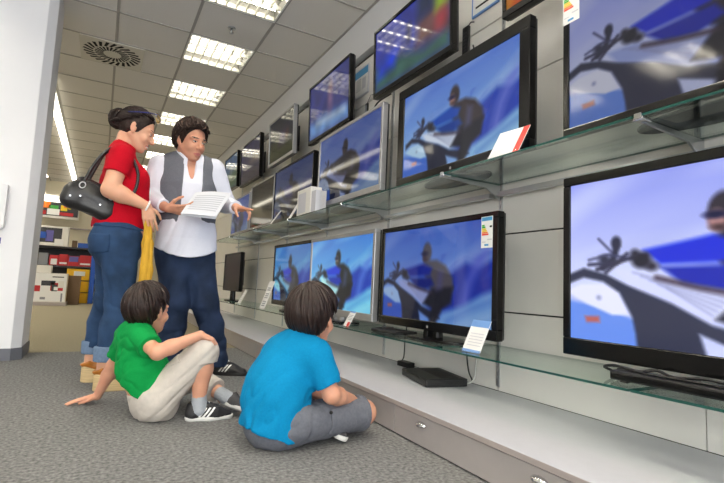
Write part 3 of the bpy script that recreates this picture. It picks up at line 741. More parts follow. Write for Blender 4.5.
cable('power_cable',[(1.80,2.53,.158),(1.80,2.48,.156),(1.79,2.42,.156),(1.785,2.36,.175)],.0035,'cable','short black cable between power brick and set-top box')
cable('power_cable',[(1.64,1.04,SL+.006),(1.57,1.05,SL+.03),(1.54,.99,SL+.045),(1.535,.91,SL+.040),(1.55,.86,SL+.05),(1.535,.80,SL+.04),(1.545,.72,SL+.05),(1.55,.62,SL+.04)],.005,'cable','looped black cable lying on the flat black player')
cable('power_cable',[(1.70,1.02,SL+.006),(1.63,1.04,SL+.02),(1.56,.96,SL+.040),(1.525,.90,SL+.039),(1.52,.82,SL+.039),(1.53,.74,SL+.039),(1.52,.66,SL+.039)],.004,'cable','second black cable on the flat black player')
cable('power_cable',[(1.70,2.55,SL+.006),(1.62,2.56,SL+.012),(1.55,2.50,SL+.03),(1.53,2.42,SL+.03),(1.56,2.36,SL+.03),(1.60,2.30,SL+.012),(1.68,2.25,SL+.006)],.004,'cable','black cable curled over the thin receiver on the lower shelf')
cable('power_cable',[(1.76,2.70,SL+.006),(1.66,2.68,SL+.008),(1.56,2.62,SL+.008),(1.52,2.52,SL+.008),(1.50,2.40,SL+.008)],.004,'cable','black cable along the lower shelf left of the center television')
cable('power_cable',[(1.50,4.02,SL+.004),(1.53,3.96,SL+.02),(1.60,3.94,SL+.10),(1.62,3.93,SL+.16)],.004,'wcable','pale cable on the lower shelf by the blank white card')
cable('power_cable',[(1.856,3.0,2.16),(1.79,3.1,2.10),(1.80,3.2,2.02),(1.83,3.27,2.0),(1.856,3.4,2.02)],.006,'cable','black cable hanging on the wall under the white wall notice')
cable('power_cable',[(1.80,2.02,2.10),(1.80,1.99,2.02),(1.82,1.97,1.99),(1.855,1.965,1.98)],.005,'cable','black cable under the hanging black device')
# devices and notices on the wall
t=thing('remote_control',(1.80,2.075,2.06),'slim black remote control hanging on the wall right of the colorful hung television','remote control')
MB().box((1.786,2.05,2.06),(1.808,2.105,2.24)).build('case','blackm',t,bevel=.008)
k=MB()
for i in range(6):
    for j in range(3): k.box((1.7845,2.062+.012*j,2.08+.022*i),(1.7865,2.069+.012*j,2.090+.022*i))
k.build('buttons','shelfdark',t); MB().tube([(1.80,2.077,2.235),(1.83,2.077,2.28),(1.8555,2.077,2.29)],.003,6).build('cord','cable',t)
t=thing('remote_control',(1.80,3.28,2.05),'small black remote control hanging left of the colorful hung television','remote control')
MB().box((1.79,3.26,2.02),(1.806,3.30,2.16)).build('case','blackm',t,bevel=.006); MB().box((1.788,3.268,2.05),(1.7905,3.292,2.14)).build('buttons','grey',t); MB().tube([(1.80,3.28,2.16),(1.83,3.28,2.24),(1.856,3.28,2.25)],.003,6).build('cord','cable',t)
def notice(y0,y1,z0,z1,label,style):
    t=thing('wall_notice',(XW-.014,(y0+y1)/2,z0),label,'sign','notices on the wall'); x=XW-.0125
    MB().box((x-.012,y0,z0),(x,y1,z1)).build('frame','cardblue' if style==2 else 'lgrey',t,bevel=.002)
    m=MB(); x-=.0124; d=.012; w=y1-y0-2*d; h=z1-z0-2*d
    def q(a,b,c,e,mi,o=0): m.quad((x-o,y1-d-a*w,z1-d-e*h),(x-o,y1-d-b*w,z1-d-e*h),(x-o,y1-d-b*w,z1-d-c*h),(x-o,y1-d-a*w,z1-d-c*h),mi)
    q(0,1,0,1,0)
    if style==1:
        q(0,1,0,.28,1,.0004)
        for i in range(6): q(.12,.5,.36+.08*i,.39+.08*i,2,.0004)
        q(.58,.86,.38,.8,3,.0004)
    else:
        q(.12,.88,.86,.90,4,.0004); q(.2,.7,.2,.24,5,.0004); q(.1,.5,.4,.44,5,.0004); q(.3,.9,.6,.64,5,.0004)
    m.build('print',['paper','skyblue','grey','lgrey','dark','orange'],t)
notice(3.36,3.62,2.30,2.56,'white wall notice with a blue header left of the colorful hung television',1)
notice(1.87,2.09,2.31,2.66,'white wall notice with a blue edge cut by the top edge of the photo',2)
t=thing('brochure_holder',(XW-.03,3.68,2.22),'grey brochure holder with a pink slip beside the white wall notice','holder')
MB().box((XW-.05,3.64,2.17),(XW-.0118,3.82,2.40)).build('pocket','grey',t,bevel=.003); MB().box((XW-.058,3.68,2.25),(XW-.051,3.70,2.42)).build('slip','red',t)
# sign board on the column
t=thing('sign_board',(-.74,4.33,1.0),'white sign board on the column at the left edge of the photo','sign')
MB().prism([(-1.15,.92),(-.70,.945),(-.655,.985),(-.655,1.30),(-1.15,1.30)],1,4.315,4.359).build('board','white',t,bevel=.003)
t=thing('sticker',(-.70,4.358,.87),'small purple sticker on the white column under the sign board','sticker')
MB().box((-.78,4.3565,.86),(-.667,4.3602,.905)).build('sheet','purple',t)
# ---------------------------------------------------------------- people
def frame_of(fwd, up):
    f=unit(fwd); u=V(*up); u=unit(u-f*(u@f)); l=np.cross(u,f); return np.stack([f,l,u],1)    # columns: forward, left, up
def pitch(fwd_xy, down, roll=0.):
    f0=unit((*fwd_xy,0)); f=f0*math.cos(down)-V(0,0,1)*math.sin(down); u=f0*math.sin(down)+V(0,0,1)*math.cos(down)
    R=frame_of(f,u)
    if roll:
        c,s=math.cos(roll),math.sin(roll); l,u=R[:,1]*c+R[:,2]*s,-R[:,1]*s+R[:,2]*c; R=np.stack([R[:,0],l,u],1)
    return R
def head(S,C,R,s=1.,kid=False,smile=0.,fem=False,lid=1.):
    C=V(*C); P=lambda f,l,u: C+R@V(f,l,u)*s
    E=lambda c,r,k=.012,op='u': S.el(P(*c),V(*r)*s,R,k*s,op)
    jw=.92 if fem or kid else 1.; cz=.004 if kid else 0
    E((-.014,0,.026),(.098,.077,.090)); E((.030,0,-.030),(.066,.063*jw,.085),.02)
    E((.050,0,-.082),(.038,.042*jw,.036),.02)
    if not kid: E((.070,0,-.106),(.020,.024*jw,.016),.018)
    else: E((.064,0,-.094),(.020,.022,.016),.02); 
    for sg in (-1,1):
        S.rc(P(-.008,sg*.058*jw,-.05),P(.058,sg*.020,-.098),.018*s,.014*s,.02*s)
        E((.062,sg*.038,-.038),(.026,.025,.024) if smile or kid else (.022,.022,.026),.018)
        S.rc(P(.088,sg*.012,.020),P(.068,sg*.050,.018),.009*s,.008*s,.014*s)
        E((.096,sg*.032,-.001),(.014,.019,.012),.012,'s')
        E((.0765,sg*.032,-.001),(.0125,.0145,.0105),.003)
    S.rc(P(.088,0,.008),P(.110 if not kid else .101,0,-.032),.008*s,.0125*s,.010*s)
    for sg in (-1,1): S.el(P(.098 if not kid else .092,sg*.012,-.037),V(.010,.009,.008)*s,R,.006*s)
    # mouth
    w=.024+.009*smile; up=.013*smile
    S.chain([P(.083,-w,-.070+up),P(.095,-w*.45,-.068),P(.096,w*.45,-.068),P(.083,w,-.070+up)],[.0035*s,.0065*s,.0065*s,.0035*s],.005*s)
    S.chain([P(.082,-w,-.072+up),P(.093,-w*.4,-.080),P(.093,w*.4,-.080),P(.082,w,-.072+up)],[.0035*s,.0070*s,.0070*s,.0035*s],.005*s)
    # ears
    for sg in (-1,1):
        Re=R@np.array([[.93,sg*.30,-.2],[-sg*.35,.93,0],[.2,0,.98]]); Re=np.linalg.qr(Re)[0]
        eo=.090 if kid else .080
        S.rc(P(-.010,sg*.07,-.012),P(-.010,sg*(eo-.004),-.012),.012*s,.010*s,.006*s)
        S.el(P(-.012,sg*eo,-.012),V(.019,.009,.033)*s,Re,.006*s); S.el(P(-.006,sg*(eo+.009),-.008),V(.009,.006,.017)*s,Re,.004*s,'s')
        S.el(P(-.004,sg*.076,-.038),V(.008,.007,.010)*s,Re,.005*s)
    sp=[(P(.094,0,-.0745+up*.3),V(.02,.026 if not fem else .030,.0100)*s,R,2)]
    if smile: sp.append((P(.097,0,-.0745),V(.02,.025,.0058)*s,R,6))
    for sg in (-1,1):
        sp.append((P(.084,sg*.032,-.001),V(.012,.0125,.0065*lid)*s,R,3)); sp.append((P(.088,sg*.032,-.002),V(.010,.006,.0065*lid)*s,R,4))
        sp.append((P(.085,sg*.032,.0065*lid),V(.014,.0155,.0024)*s,R,4))
        sp.append((P(.084,sg*.034,.0235 if not fem else .027),V(.03,.022,.0044 if not fem else .0028)*s,R,5))
    return P,sp
def hand(S,wrist,d,n,th,s=1.,curl=(.3,.35,.4,.45,.5),spread=.06,thumb_in=.3):
    """wrist, finger direction d, direction n the palm faces, th towards the thumb"""
    w=V(*wrist); d=unit(d); n=V(*n); n=unit(n-d*(n@d)); th=V(*th); th=unit(th-d*(th@d)-n*(th@n))
    off=[.030,.010,-.010,-.029]; ln=[.083,.086,.082,.074]
    K=[]
    for i in range(4):
        k=w+(d*ln[i]+th*off[i])*s; K.append(k); S.rc(w+th*off[i]*.55*s+d*.012*s,k,.0145*s,.0105*s,.010*s)
    S.rc(w,w+d*.05*s+n*.004*s,.020*s,.020*s,.012*s)
    L=[(.043,.027,.021),(.047,.030,.022),(.043,.028,.021),(.034,.021,.018)]
    for i in range(4):
        p=K[i]; a=curl[i+1]*.7; sd=th*(1.5-i)*spread
        for j in range(3):
            dd=unit(d*math.cos(a)+n*math.sin(a)+sd*(math.cos(a)))
            q=p+dd*L[i][j]*s; r=.0092-.0011*j-(.001 if i==3 else 0); S.rc(p,q,r*s,(r-.0010)*s,.003*s); p=q; a+=curl[i+1]*(1.0 if j==0 else .7)
    p=w+(d*.020+th*.022+n*.004)*s; a=0
    for j,(l,r) in enumerate(((.040,.0135),(.032,.0105),(.026,.0092))):
        dd=unit(d*(.62+.22*j)+th*(.70-.28*j)+n*(thumb_in+curl[0]*.5*j)); q=p+dd*l*s; S.rc(p,q,r*s,(r-.0018)*s,.005*s); p=q
def arm(S,sh,el,wr,r=(.046,.038,.025),k=.02):
    sh,el,wr=V(*sh),V(*el),V(*wr)
    S.rc(sh,el,r[0],r[1],k); m=el+(wr-el)*.3
    S.rc(el,m,r[1],r[1]*1.02,k); S.rc(m,wr,r[1]*1.02,r[2],k)
def leg(S,hip,kn,an,r=(.085,.056,.036),k=.03):
    hip,kn,an=V(*hip),V(*kn),V(*an)
    S.rc(hip,kn,r[0],r[1],k); m=kn+(an-kn)*.35; S.rc(kn,m,r[1]*.95,r[1]*.97,k); S.rc(m,an,r[1]*.97,r[2],k)
def foot(S,an,toe,r=.034,k=.02):
    an,toe=V(*an),V(*toe); d=toe-an; h=V(an[0],an[1],toe[2])-unit((d[0],d[1],0))*.02
    S.rc(an,h+V(0,0,.0),r,r*.8,k); S.rc(an+(toe-an)*.2,toe,r,r*.55,k)
FACE=['lip','eyew','iris','brow','teeth']
def body_obj(S,root,skin,h,spots,name='body'):
    me=S.mesh(name,h); paint_faces(me,[(c,r,R,{2:1,3:2,4:3,5:4,6:5}[i]) for c,r,R,i in spots])
    return meshobj(name,me,[skin]+FACE,root)
def cloth(S,root,name,m,h=.006,cuts=None,amp=.004,freq=13,stretch=(1,1,.6),seed=1.,parent=None,fn=None,off=0.,along=None):
    me=S.mesh(name,h,off,cuts); folds(me,amp,freq,stretch,seed,fn,along)
    return meshobj(name,me,[m],parent if parent is not None else root)
def sneaker(root,heel,toe,up,s,mats,parent=None,stripes=True,name='sneaker'):
    heel,toe=V(*heel),V(*toe); L=np.linalg.norm(toe-heel); R=frame_of(toe-heel,up); k=L/.28
    P=lambda f,l,u: heel+R@V(f*L,l*k,u*k)
    S=Sdf(); S.rc(P(.14,0,.045),P(.14,0,.085),.040*k,.036*k,.02); S.rc(P(.16,0,.040),P(.55,0,.040),.038*k,.040*k,.03); S.rc(P(.30,0,.085),P(.62,0,.046),.032*k,.030*k,.03)
    S.ec(P(.55,0,.036),P(.83,.004,.026),.043*k,.038*k,R[:,1],.75,.03)
    base=[(P(0,0,.018),-R[:,2])]
    o=cloth(S,root,name,mats[0],.0045*max(k,.8),base+[(P(0,0,.108),R[:,2])],.0015,30,parent=parent)
    T=Sdf(); T.ec(P(.13,0,.02),P(.50,0,.02),.042*k,.042*k,R[:,1],1,.02); T.ec(P(.50,0,.02),P(.85,.004,.02),.047*k,.041*k,R[:,1],1,.03)
    me=T.mesh('sole',.0045*max(k,.8),0,[(P(0,0,.0),-R[:,2]),(P(0,0,.026),R[:,2])]); so=meshobj('sole',me,[mats[1]],o)
    so.location=(0,0,0)
    if stripes:
        for j in range(3):
            f0=.30+.085*j
            d=unit(R[:,0]*.80-R[:,2]*.6)
            c=[(P(f0,0,.05),-d),(P(f0,0,.05)+d*.012*k,d),(P(0,0,.026),-R[:,2]),(P(0,0,.080),R[:,2])]
            me=S.mesh('stripe',.004*max(k,.8),.0022,c); meshobj('stripe',me,[mats[2]],o)
    # laces
    for j in range(4):
        f=.40+.055*j; z=.112-.011*j*1.2
        MB().tube([P(f,-.026,z-.012),P(f+.01,0,z+.004),P(f+.02,.026,z-.012)],.004*k,6).build('lace',mats[2] if stripes else mats[0],o,smooth=True)
    return o
def lock(mb,pts,r,seg=6):
    k=len(pts); rad=[r*math.sin(PI*(.18+.80*i/(k-1)))**.7 for i in range(k)]; mb.tube(pts,rad,seg)
def slerp(a,b,t):
    om=math.acos(max(-1,min(1,a@b))); 
    return a if om<1e-4 else (math.sin((1-t)*om)*a+math.sin(t*om)*b)/math.sin(om)
def hair_bowl(root,P,R,s,m,ends,n=330,seed=3,wave=0.,r=.0095,rad=(.112,.093,.112),cen=(-.016,0,.022),crown=(-.35,0.,.94),flick=0.,cap=.012):
    """short hair: locks falling from the crown over the skull; ends(azimuth) = polar angle where they stop"""
    rng=random.Random(seed); mb=MB(); cr=unit(crown); ax=unit(np.cross((0,1,0),cr)); ay=np.cross(cr,ax)       # ax forwards, ay left
    rad=V(*rad)
    for i in range(n):
        a=rng.uniform(-PI,PI); T=ends(a)*rng.uniform(.88,1.05); t0=T*rng.uniform(0,.62) if rng.random()<.75 else 0
        lift=rng.uniform(-.004,.008); sw=rng.uniform(-.18,.18); ph=rng.uniform(0,6); pts=[]; K=8
        for k in range(K+1):
            u=k/K; t=t0+(T-t0)*u; aa=a+sw*u+wave*.25*math.sin(ph+u*5)
            d=cr*math.cos(t)+(ax*math.cos(aa)+ay*math.sin(aa))*math.sin(t)
            e=V(*cen)+d*(rad+lift-.004+flick*max(0,u-.6)*.06+wave*.006*math.sin(ph*2+u*6)); pts.append(P(*e))
        lock(mb,pts,r*s*rng.uniform(.75,1.2))
    o=mb.build('hair',m,root,smooth=True)
    return o
def hair_cap(S,P,R,s,cen,rad,cutlist):
    S.el(P(*cen),V(*rad)*s,R,.01); 
    return [(P(*p),R@V(*n)) for p,n in cutlist]
def capmesh(root,P,R,s,m,cen,rad,cuts,h=.005,seed=2.,parent=None,name='hair_base'):
    S=Sdf(); S.el(P(*cen),V(*rad)*s,R,.01,'u',[(P(*p),R@V(*n)) for p,n in cuts[0]])
    for c in cuts[1:]: S.el(P(*cen),V(*rad)*s,R,.012,'u',[(P(*p),R@V(*n)) for p,n in c])
    me=S.mesh(name,h); folds(me,.004,60,(1,1,.35),seed); return meshobj(name,me,[m],parent if parent is not None else root)

def person(loc,label):
    return thing('person',loc,label,'person')
# ============================ woman
def woman():
    root=person((.08,3.27,0),'woman in a red shirt and rolled blue jeans with a black shoulder bag, smiling downwards')
    hd=V(.130,3.27,1.592); R=pitch((1,-.10),.38); s=1.04
    ankR,ankL=V(.068,3.14,.155),V(.000,3.42,.155); knR,knL=V(.115,3.165,.50),V(.055,3.39,.50); hpR,hpL=V(.085,3.185,.88),V(.075,3.355,.88)
    shR,shL=V(.055,3.105,1.375),V(.055,3.435,1.375); elR,elL=V(.010,3.065,1.155),V(.02,3.50,1.13); wrR,wrL=V(.208,3.075,1.085),V(.07,3.50,.90)
    lat=(0,1,0)
    def torso(S,o=0.):
        S.ec((.080,3.27,.90),(.085,3.27,1.02),.165+o,.150+o,lat,(.92,.92),.05)
        S.ec((.085,3.27,1.02),(.090,3.27,1.22),.150+o,.152+o,lat,(.86,.82),.06)
        S.ec((.085,3.27,1.22),(.055,3.27,1.375),.150+o,.125+o,lat,(.80,.62),.06)
        for y in (-1,1): S.el((.150,3.27+.068*y,1.265),(.062+o,.066+o,.062+o),None,.04)
        S.ec((.05,3.14,1.385),(.05,3.40,1.385),.050+o,.050+o,(1,0,0),1,.05)
        S.el((.165,3.27,1.06),(.055+o,.10+o,.09+o),None,.06)
    def pelvis(S,o=0.):
        S.ec((.080,3.27,.86),(.085,3.27,1.0),.168+o,.152+o,lat,(.88,.88),.05)
        for y in (-1,1): S.el((.010,3.27+.078*y,.865),(.082+o,.082+o,.095+o),None,.05)
    B=Sdf(); torso(B,-.006); pelvis(B,-.012)
    B.rc((.060,3.27,1.40),hd+R@V(-.035,0,-.07)*s,.052,.050,.03)
    P,sp=head(B,hd,R,s,smile=1.,fem=True,lid=.6)
    arm(B,shR,elR,wrR,(.054,.047,.027)); arm(B,shL,elL,wrL,(.054,.046,.027))
    hand(B,wrR,(.25,-.02,-.95),(.1,.95,0),(.95,.1,.3),.95,(.3,.35,.45,.5,.55)); hand(B,wrL,(.1,0,-1),(0,-1,0),(1,0,0),.95)
    leg(B,hpR,knR,ankR,(.095,.062,.038)); leg(B,hpL,knL,ankL,(.095,.062,.038))
    tR,tL=V(.215,3.125,.085),V(.155,3.425,.085); foot(B,ankR,tR,.034); foot(B,ankL,tL,.034)
    body_obj(B,root,'skin_w',.0042,sp)
    # jeans with turned-up cuffs
    J=Sdf(); pelvis(J,.004)
    for hp,kn,an in ((hpR,knR,ankR),(hpL,knL,ankL)):
        J.rc(hp,kn,.118,.074,.03); m=kn+(an-kn)*.4; J.rc(kn,m,.074,.073,.03); J.rc(m,an+V(0,0,-.05),.073,.058,.03)
    jo=cloth(J,root,'jeans','denim',.0065,[((0,0,.985),(.05,0,1)),((0,0,.215),(0,0,-1))],.006,11,(1,1,1.8),3.,fn=lambda co:.35+1.1*np.clip(1-np.abs(co[:,2]-.5)/.35,0,1),along=(.2,1,.25))
    for kn,an in ((knR,ankR),(knL,ankL)):
        C=Sdf(); C.rc(an+V(0,0,.10),an+V(0,0,-.03),.066,.063,.0); cloth(C,root,'cuff','cuff',.0055,[((0,0,.252),(0,0,1)),((0,0,.165 if kn is knR else .172),(0,0,-1))],.002,30,parent=jo)
    me=J.mesh('back_pocket',.006,.004,[((-.0,0,.90),(0,0,1)),((0,0,.79),(.12,0,-1)),((.035,0,0),(1,0,0)),((0,3.24,0),(0,1,0)),((-.075,0,0),(-1,0,0))]); meshobj('back_pocket',me,['denim'],jo)
    me=J.mesh('waistband',.006,.005,[((0,0,.987),(.05,0,1)),((0,0,.945),(-.05,0,-1))]); meshobj('waistband',me,['denim'],jo)
    # red shirt
    T=Sdf(); torso(T,.007)
    for sh,el in ((shR,elR),(shL,elL)):
        d=unit(el-sh); T.rc(sh+V(0,0,.0),el,.066,.070,.03,'u',[(sh+d*.125,d)])
    T.rc((.058,3.27,1.385),(.072,3.27,1.490),.066,.060,.02,'u',[((.065,3.27,1.462),(.42,0,1))])
    cloth(T,root,'shirt','redcloth',.0055,[((0,0,.948),(0,0,-1))],.0045,13,(1,1,.8),9.,along=(.6,-.3,-.7))
    C=Sdf(); C.rc((.058,3.27,1.395),(.078,3.27,1.50),.070,.062,.0)
    C.rc((.058,3.27,1.35),(.082,3.27,1.54),.060,.053,.002,'s')
    cloth(C,root,'collar','redcloth',.0045,[((.065,3.27,1.490),(.42,0,1)),((.06,3.27,1.430),(-.42,0,-1))],.001,30)
    # wedge sandals
    for an,t in ((ankR,tR),(ankL,tL)):
        hx=an[0]-.055; y=an[1]
        W=Sdf(); W.ec((hx+.045,y,.04),(hx+.19,y-.006,.03),.036,.042,(0,1,0),1.,.02)
        W.p=[(p[0],p[1]-.05,p[2]+.05,p[3],p[4],p[5]) for p in W.p]
        W2=Sdf(); W2.rc((hx+.045,y,-.05),(hx+.045,y,.15),.043,.041,.0); W2.bx((hx+.13,y-.004,.04),(.09,.041,.09),.03,None,.02)
        o=cloth(W2,root,'wedge_sandal','cork',.0045,[((0,0,0),(0,0,-1)),((hx,y,.105),(.33,0,1)),((hx+.225,0,0),(1,0,.2))],.0008,60)
        U=Sdf(); U.rc(an+V(-.022,0,-.035),an+V(-.022,0,-.012),.041,.038,.01); U.rc(an+V(.03,0,-.06),t+V(-.06,0,.0),.040,.040,.02)
        cloth(U,root,'leather_upper','tan',.0045,[((hx,y,.09),(-.33,0,-1)),((hx+.07,y,.145),(-.5,0,1))],.001,30,parent=o)
        U=Sdf(); U.rc(t+V(-.09,0,.012),t+V(-.045,0,.006),.042,.041,.01); cloth(U,root,'toe_strap','tan',.0045,[((0,0,.04),(0,0,-1)),((t[0]-.085,0,0),(-1,0,0)),((t[0]-.045,0,0),(1,0,0))],.0005,30,parent=o)
    # hair swept back into a bun
    mb=MB(); rng=random.Random(4); bun=unit(V(-.99,0,-.06)); rad=V(.107,.088,.100); cen=V(-.014,0,.024)
    for i in range(300):
        a=rng.uniform(-1,1)*2.5; el_=.78-.22*abs(a)+rng.uniform(-.05,.05)      # hairline from the forehead round to the nape
        if abs(a)>1.2: el_=.50-.75*(abs(a)-1.2)
        d0=unit(V(math.cos(a)*math.cos(el_),math.sin(a)*math.cos(el_),math.sin(el_)))
        t0=rng.uniform(0,.6); pts=[]
        for k in range(9):
            t=t0+(1-t0)*k/8; d=slerp(d0,bun,t); pts.append(P(*(cen+d*(rad+rng.uniform(-.0015,.0025)+.006*math.sin(PI*t)))))
        lock(mb,pts,.0085*s*rng.uniform(.8,1.2))
    bc=V(-.120,.0,.008)
    for i in range(90):
        n_=unit(V(rng.gauss(0,.5)-.3,rng.gauss(0,1),rng.gauss(0,.5))); e1=unit(np.cross(n_,V(0,.3,1))); e2=np.cross(n_,e1); rr=rng.uniform(.036,.056); a0=rng.uniform(0,6.3)
        pts=[P(*(bc+n_*rng.uniform(-.002,.002)*1+ (e1*math.cos(a0+k*.42)+e2*math.sin(a0+k*.42))*rr*V(1,.95,1.1)+n_*.024*rng.uniform(-1,1)*0)) for k in range(8)]
        lock(mb,pts,.0085*s)
    hr=mb.build('hair','hair_d',root,smooth=True)
    H=Sdf(); H.el(P(*cen),V(.106,.086,.102)*s,R,.0,'u',[(P(.052,0,.05),R@V(.92,0,-.40)),(P(0,0,-.035),R@V(.5,0,-.87))]); H.el(P(*bc),V(.034,.042,.040)*s,R,.01)
    me=H.mesh('hair_base',.005); folds(me,.003,60,(1,1,1),2.); meshobj('hair_base',me,['hair_d'],hr)
    # things she wears and carries
    g=thing('sunglasses',P(.06,0,.12),'sunglasses with gold tinted lenses pushed up on the woman hair','sunglasses')
    for sg in (-1,1):
        c=V(.068,sg*.036,.128); fr=unit(V(.70,sg*.42,.58)); s_=unit(np.cross(V(0,0,1),fr)); u_=np.cross(fr,s_); n=16
        pts=[P(*(c+s_*.031*math.cos(2*PI*k/n)+u_*.024*math.sin(2*PI*k/n))) for k in range(n+1)]
        MB().tube(pts,.0028,6).build('rim','chrome',g,smooth=True)
        MB().poly(pts[:-1]).poly([p-R@fr*.002 for p in reversed(pts[:-1])]).build('lens','lens',g)
        MB().tube([P(*(c+V(0,sg*.030,0))),P(.03,sg*.094,.108),P(-.03,sg*.101,.075),P(-.075,sg*.094,.05)],.0035,6).build('temple','temple',g,smooth=True)
    MB().tube([P(.066,-.008,.13),P(.068,0,.133),P(.066,.008,.13)],.0028,6).build('bridge','chrome',g)
    t=thing('bracelet',wrR,'pale bracelet on the wrist of the woman','bracelet')
    ax=unit(wrR-elR); e1=unit(np.cross(ax,V(0,0,1))); e2=np.cross(ax,e1); c=wrR+ax*.006
    MB().tube([c+(e1*math.cos(2*PI*k/20)+e2*math.sin(2*PI*k/20))*.032 for k in range(21)],.0055,8).build('band','paper',t,smooth=True)
    return root,shR,hd
M['lens']=mat('lens_amber',(.75,.62,.35),.08,.7); M['temple']=mat('temple_blue',(.12,.16,.42),.25)
woman()
# her shoulder bag
def bag():
    t=thing('handbag',(-.06,3.0,.97),'slouchy black leather shoulder bag under the arm of the woman','handbag')
    S=Sdf(); Rb=np.array([[.93,0,.36],[0,1,0],[-.36,0,.93]]).T if False else np.array([[math.cos(.32),0,math.sin(.32)],[0,1,0],[-math.sin(.32),0,math.cos(.32)]])
    c=V(-.075,3.165,1.100)
    S.bx(c+Rb@V(0,0,-.020),(.150,.055,.070),.045,Rb,.03); S.bx(c+Rb@V(-.015,0,.045),(.105,.038,.060),.036,Rb,.05)
    S.el(c+Rb@V(-.10,0,-.03),(.055,.058,.062),Rb,.03); S.el(c+Rb@V(.10,0,-.04),(.06,.055,.055),Rb,.03)
    me=S.mesh('body',.0055); folds(me,.006,13,(1,1,1.2),4.,None,(.6,0,-.8)); b=meshobj('body',me,['bag'],t)
    for dy,dx in ((-.028,-.0),(.028,.012)):
        p=[c+Rb@V(-.075,dy*1.3,.065),V(-.118+dx,3.155+dy,1.215),V(-.085+dx,3.150+dy*.7,1.30),V(-.035,3.145+dy*.5,1.385),V(.035,3.145+dy*.3,1.436),V(.098,3.135+dy*.3,1.395),V(.150,3.120+dy*.3,1.27),V(.125,3.105+dy*.3,1.14),c+Rb@V(.095,dy,.035)]
        out=[]
        for i in range(len(p)-1):
            p0,p1,p2,p3=p[max(i-1,0)],p[i],p[i+1],p[min(i+2,len(p)-1)]
            for k in range(5):
                u=k/5; out.append(.5*((2*p1)+(-p0+p2)*u+(2*p0-5*p1+4*p2-p3)*u*u+(-p0+3*p1-3*p2+p3)*u**3))
        out.append(p[-1]); MB().tube(out,.0095,8).build('strap','bag',t,smooth=True)
    for f in (-.075,.085):
        q=c+Rb@V(f,-.058,.048); MB().tube([q+Rb@V(.015*math.cos(k*.5236),-.002,.018*math.sin(k*.5236)) for k in range(13)],.0035,6).build('buckle','steel',t,smooth=True)
    for f,z in ((-.06,-.015),(.05,-.02),(-.105,-.035)):
        q=c+Rb@V(f,-.063,z); MB().tube([q,q+V(0,-.004,0)],.005,8).build('rivet','steel',t)
    MB().tube([c+Rb@V(-.115,-.045,.06),c+Rb@V(-.03,-.052,.085),c+Rb@V(.07,-.050,.060)],.004,6).build('seam','bag',t,smooth=True)
bag()
# mustard cloth she holds
def shawl():
    me=bpy.data.meshes.new('mustard_cloth'); S=Sdf(); pts=[V(.222,3.09,1.00),V(.235,3.10,.86),V(.240,3.10,.70),V(.228,3.10,.545)]
    S.ec(pts[0],pts[1],.022,.030,(1,.2,0),.7,.02); S.ec(pts[1],pts[2],.030,.036,(1,.2,0),.8,.02); S.ec(pts[2],pts[3],.036,.040,(1,.2,0),.9,.02)
    me=S.mesh('mustard_cloth',.005,0,[((0,0,.56),(.1,0,-1))]); folds(me,.012,34,(1,1,.06),1.)
    o=meshobj('mustard_cloth',me,['mustard']); tag(o,'mustard yellow cloth hanging from the hand of the woman','cloth')
shawl()

